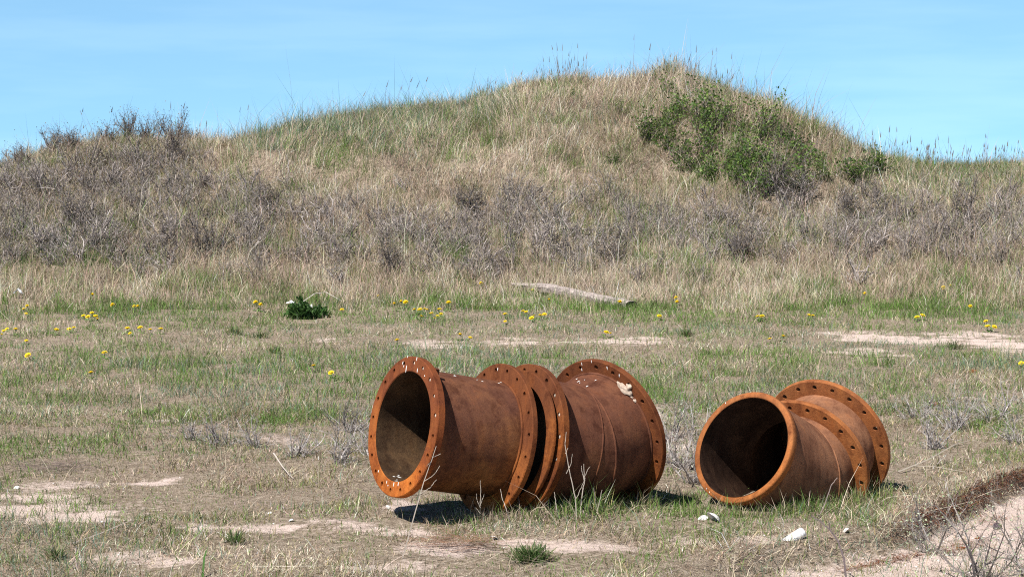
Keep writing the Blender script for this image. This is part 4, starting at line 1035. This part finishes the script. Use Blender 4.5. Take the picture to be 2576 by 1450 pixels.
def bushlet(p, rad, n, label, seed):
    rs = random.Random(seed); pts = []
    for k in range(160):
        d = Vector((rs.gauss(0, 1), rs.gauss(0, 1), abs(rs.gauss(0, 1)))).normalized() * rad * rs.uniform(.25, 1) ** .6 * (1 + .25 * math.sin(3 * rs.random() * 6.28))
        pts.append(((d.x, d.y, d.z * 1.15), d[:]))
    V, F, c = leaf_quads(rs, pts, n, .052, DG, .012, .35, 1.2)
    A_ = np.zeros((14, 3)) - (0, 0, .02); B_ = np.array([pts[k * 9][0] for k in range(14)]); V2, F2 = tube_segs(A_, B_, np.full(14, .005), np.full(14, .003))
    r = thing('leafy_plant', p, label, 'plant', 'dark green plants at the dune foot')
    mesh_np('foliage', V, [(F, 0, False)], [M_leaf], r, c); mesh_np('stems', V2, [(F2, 0, False)], [M_twig], r, np.full((len(V2), 3), .08))
bushlet(hit(752, 800), .165, 900, 'bushy dark green leafy plant at the dune foot, the larger left half', 3)
bushlet(hit(800, 799), .125, 560, 'bushy dark green leafy plant at the dune foot, the smaller right half', 4)
GG = [(.07, .13, .035), (.10, .165, .05), (.13, .19, .07), (.34, .29, .17)]
for k, (q, h, n, lab) in enumerate([((590, 842), .11, 160, 'low bright green tuft on the turf left of the dark green plant'), ((655, 850), .09, 120, 'second low green tuft beside the bright tuft, to its right'), ((690, 888), .08, 90, 'small green tuft on straw turf below the two low tufts'),
        ((1727, 846), .10, 130, 'small round green tuft on the sandy path above the pipes'), ((2400, 878), .10, 110, 'green tuft at the edge of the right sandy patch'), ((1335, 1410), .07, 520, 'wide dark green tuft on the turf at the bottom centre'), ((590, 1368), .07, 70, 'small green weed on sandy turf at lower left'), ((140, 1408), .07, 90, 'small green weed near the bottom left corner'), ((1610, 1208), .14, 60, 'light green sprig beside the shadowed foot of the rear middle flange')]):
    leafy(hit(*q), lab, 30 + k, n, h, GG, name='grass_tuft', cat='tuft', group='green tufts on the turf', size=.02, lo=.7, spread=(.10 if n > 100 else .05) if q[0] != 1335 else .09)
# tall blade at the bottom
leafy(hit(512, 1462), 'single broad green blade standing at the bottom edge left of centre', 60, 1, .16, [(.06, .13, .03)], name='broad_blade', cat='blade', size=.05, lo=.08)

# ------------------------------------------------------------------ dandelions
M_yel = mat_plain('dandelion_yellow', (.85, .60, .012), .6, .12, 300)
M_stem = mat_plain('dandelion_stem', (.12, .20, .05), .6, .2, 60)
def dandelion_mesh(seed):
    rs = np.random.default_rng(seed); mb = MB(); h = .065
    for ringn, r, lift, n in ((0, .030, .004, 26), (1, .024, .011, 22), (2, .015, .016, 16)):
        a = np.linspace(0, 6.283, n, endpoint=False) + rs.normal(0, .05, n)
        o = np.stack([np.cos(a), np.sin(a), np.zeros(n)], 1); s = np.stack([-np.sin(a), np.cos(a), np.zeros(n)], 1)
        b = np.array([0, 0, h]); e = b + o * r * rs.uniform(.85, 1.1, (n, 1)) + np.array([0, 0, lift]); w = r * .16
        V = np.stack([b + o * .003 - s * .001, b + o * .003 + s * .001, e + s * w, e - s * w], 1).reshape(-1, 3)
        mb.add(V, [(np.arange(n)[:, None] * 4 + np.array([[0, 1, 2, 3]]), 0, False)])
    V, F = blob_np(seed, (.013, .013, .008), 2, .2); mb.add(V + np.array([0, 0, h + .010]), [(F, 0, True)])
    n = 7; a = rs.uniform(0, 6.28, n); o = np.stack([np.cos(a), np.sin(a), np.zeros(n)], 1); sd = np.stack([-np.sin(a), np.cos(a), np.zeros(n)], 1); z = np.array([0, 0, 1.])
    LL = rs.uniform(.05, .09, (n, 1)); V = np.stack([o * .003 - z * .005, o * LL * .6 + sd * .011 + z * .018, o * LL + z * .008, o * LL * .6 - sd * .011 + z * .018], 1).reshape(-1, 3)
    mb.add(V, [(np.arange(n)[:, None] * 4 + np.array([[0, 1, 2, 3]]), 1, False)])
    V, F = tube_segs([(0, 0, -.01)], [(0, 0, h)], [.003], [.003]); mb.add(V, [(F, 1, True)])
    V, F = blob_np(seed + 1, (.009, .009, .008), 1, .1); mb.add(V + np.array([0, 0, h - .004]), [(F, 1, True)])
    return mb
dmesh = []
for k in range(3):
    o = dandelion_mesh(k).obj('dandelion', [M_yel, M_stem]); dmesh.append(o.data); bpy.data.objects.remove(o)
def c5(x, y, x0=700, y0=720): return ((x0 + x / 4.293) / 1.0602, (y0 + y / 4.293) / 1.0602)
CL = [('yellow dandelion at the far left edge of the green strip', [(62, 785), (75, 782), (66, 793)]),
      ('yellow dandelion in the loose cluster on the green strip at left', [(212, 800), (225, 804), (238, 803), (250, 808), (232, 793)]),
      ('yellow dandelion in the upper row of the left green strip', [(292, 781), (340, 781), (353, 787), (230, 759)]),
      ('yellow dandelion in the sparse turf at the left frame edge', [(10, 836), (20, 831), (38, 839), (66, 862), (2, 848)]),
      ('yellow dandelion on mixed turf below the left cluster', [(138, 838), (175, 833), (186, 831)]),
      ('yellow dandelion in the short row right of and below the left cluster', [(320, 835), (330, 842), (355, 833), (378, 838), (403, 836)]),
      ('lone yellow dandelion low on the green turf at left', [(230, 949)]),
      ('lone small dandelion on straw turf near the left edge', [(77, 903)]),
      ('lone faint dandelion on the tan turf at left', [(264, 897)]),
      ('yellow dandelion of the pair above and left of the pipes, left one', [(792, 932)]),
      ('yellow dandelion of the pair above and left of the pipes, right one', [(836, 946)]),
      ('yellow dandelion left of the dark green plant', [(650, 778), (655, 781)]),
      ('yellow dandelion right of the dark green plant', [(860, 786), (949, 756)]),
      ('yellow dandelion in the dense clump above the leftmost pipe', [c5(1757, 495), c5(1807, 493), c5(1843, 475), c5(1873, 497), c5(1937, 528), c5(1805, 560), c5(2035, 523), c5(1993, 540), c5(1957, 575), c5(2022, 478), c5(2128, 458)]),
      ('faint yellow dandelion in straw left of the dense clump', [c5(1530, 455), c5(1600, 428), c5(1660, 440)]),
      ('lone dandelion on the sandy path just above the leftmost flange', [c5(1550, 860)]),
      ('low dandelion of two on the sandy path above the left pipe', [c5(2258, 793), c5(2360, 803)]),
      ('lone dandelion high in the dry grass left of the beam', [c5(2520, 200)]),
      ('yellow dandelion in dry grass under the left half of the beam', [c5(500, 292, 1300), c5(607, 262, 1300), c5(702, 398, 1300)]),
      ('yellow dandelion in the clump on the green strip below the beam', [c5(413, 490, 1300), c5(452, 507, 1300), c5(540, 545, 1300), c5(590, 550, 1300), c5(652, 543, 1300), c5(520, 582, 1300)]),
      ('yellow dandelion just left of the clump below the beam', [c5(205, 543, 1300), c5(205, 607, 1300)]),
      ('lone dandelion touching the right end of the beam', [c5(1477, 433, 1300)]),
      ('yellow dandelion of the pair right of the beam end', [c5(2180, 390, 1300), c5(2147, 443, 1300)]),
      ('lone faint dandelion below the pair right of the beam end', [c5(1957, 557, 1300)]),
      ('yellow dandelion of the pair on the sandy path above the middle pipe', [c5(1340, 758, 1300), c5(1420, 750, 1300)]),
      ('yellow dandelion of the pair above the right pipe', [c5(97, 400, 2000, 760), c5(140, 395, 2000, 760)]),
      ('yellow dandelion of the pair left of the right sandy patch', [c5(97, 382, 2130, 760), c5(140, 378, 2130, 760)]),
      ('lone dandelion at the dry grass edge on the right', [c5(740, 152, 2130, 760)]),
      ('faint dandelion in tall dry grass at right', [c5(1640, 80, 2130, 760), c5(1650, 120, 2130, 760), c5(1712, 45, 2130, 760)]),
      ('yellow dandelion of the bright pair above the right sandy patch', [c5(1390, 385, 2130, 760), c5(1362, 405, 2130, 760)]),
      ('yellow dandelion in green turf near the right edge', [c5(1953, 300, 2130, 760)]),
      ('yellow dandelion in the trio on the rim of the right sandy patch', [c5(2155, 448, 2130, 760), c5(2165, 520, 2130, 760), c5(2212, 515, 2130, 760)]),
      ('lone dandelion at the right frame edge level with the pipe tops', [c5(2555, 925, 2130, 760)]),
      ('yellow dandelion of the lower pair above the right pipe', [(1938, 861), (1968, 856)])]
for lab, L in CL:
    for q in L:
        o = bpy.data.objects.new('dandelion', dmesh[random.randrange(3)]); COL.objects.link(o)
        p = hit(q[0], q[1] + 4); p.y -= 0
        o.location = p + Vector((0, 0, .0)); s = random.uniform(.7, 1.12); hs = 1.0 if p.y < 25 else 1.7
        o.scale = (s, s, s * hs); o.rotation_euler = (random.uniform(-.1, .6), random.uniform(-.4, .4), random.uniform(-.5, .5))
        tag(o, lab, 'dandelion', 'dandelions, ' + lab if len(L) > 1 else 'dandelions growing alone')

# ------------------------------------------------------------------ light, sky, camera
w = bpy.data.worlds.new('World'); scene.world = w; w.use_nodes = True
nt = w.node_tree; bg = nt.nodes['Background']
sk = nt.nodes.new('ShaderNodeTexSky'); sk.sky_type = 'NISHITA'; sk.sun_disc = False
el = math.asin(SUN.z); sk.sun_elevation = el; sk.sun_rotation = math.atan2(SUN.x, SUN.y) % (2 * math.pi)
sk.altitude = 0; sk.air_density = 1.0; sk.dust_density = .2; sk.ozone_density = 3.0
L = nt.links.new
tc = nt.nodes.new('ShaderNodeTexCoord'); mp = nt.nodes.new('ShaderNodeMapping'); mp.inputs['Scale'].default_value = (7, 7, 60)
nz = nt.nodes.new('ShaderNodeTexNoise'); nz.inputs['Scale'].default_value = 1.0; nz.inputs['Detail'].default_value = 6
cr = ramp(nt, [(.42, (.97, .98, .99)), (.62, (1.12, 1.05, 1.01))])          # faint streaks of thin high cloud
L(tc.outputs['Generated'], mp.inputs['Vector']); L(mp.outputs[0], nz.inputs['Vector']); L(nz.outputs['Fac'], cr.inputs['Fac'])
lift = nt.nodes.new('ShaderNodeVectorMath'); lift.operation = 'ADD'; lift.inputs[1].default_value = (0, 0, .15)
L(tc.outputs['Generated'], lift.inputs[0]); L(lift.outputs[0], sk.inputs['Vector'])
sp = nt.nodes.new('ShaderNodeSeparateXYZ'); L(tc.outputs['Generated'], sp.inputs[0])
er = ramp(nt, [(.0, (1.06, 1.33, 1.32)), (.10, (1.22, 1.46, 1.36)), (.36, (.32, .36, .40)), (1, (.25, .27, .30))])   # sky brightened low down, darkened overhead to cut the fill light
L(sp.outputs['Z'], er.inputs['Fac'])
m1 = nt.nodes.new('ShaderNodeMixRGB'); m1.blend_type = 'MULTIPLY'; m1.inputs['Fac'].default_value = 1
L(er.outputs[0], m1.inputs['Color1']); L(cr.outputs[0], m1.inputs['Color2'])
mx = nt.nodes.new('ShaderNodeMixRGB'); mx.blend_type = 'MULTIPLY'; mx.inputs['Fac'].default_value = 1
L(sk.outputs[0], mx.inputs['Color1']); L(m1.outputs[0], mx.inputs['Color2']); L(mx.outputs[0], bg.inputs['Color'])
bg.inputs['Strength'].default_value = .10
sl = bpy.data.lights.new('sun', 'SUN'); sl.energy = 5.0; sl.angle = math.radians(.5); sl.color = (1, .965, .91)
so = bpy.data.objects.new('sun', sl); COL.objects.link(so); so.rotation_euler = (-SUN).to_track_quat('-Z', 'Y').to_euler(); so.location = SUN * 30
cam = bpy.data.cameras.new('camera'); co = bpy.data.objects.new('camera', cam); COL.objects.link(co)
cam.sensor_width = 36; cam.lens = 36 * FD / 2575; cam.clip_start = .1; cam.clip_end = 8000
co.location = (0, 0, H); co.rotation_euler = (math.pi / 2 - PITCH, 0, 0)
scene.camera = co
scene.render.resolution_x = 1024; scene.render.resolution_y = 576
vs = scene.view_settings; vs.view_transform = 'Standard'; vs.look = 'None'; vs.exposure = .53; vs.gamma = 1
scene.cycles.max_bounces = 5; scene.cycles.diffuse_bounces = 1
scene.cycles.use_denoising = False
scene.cycles.filter_width = 1.1
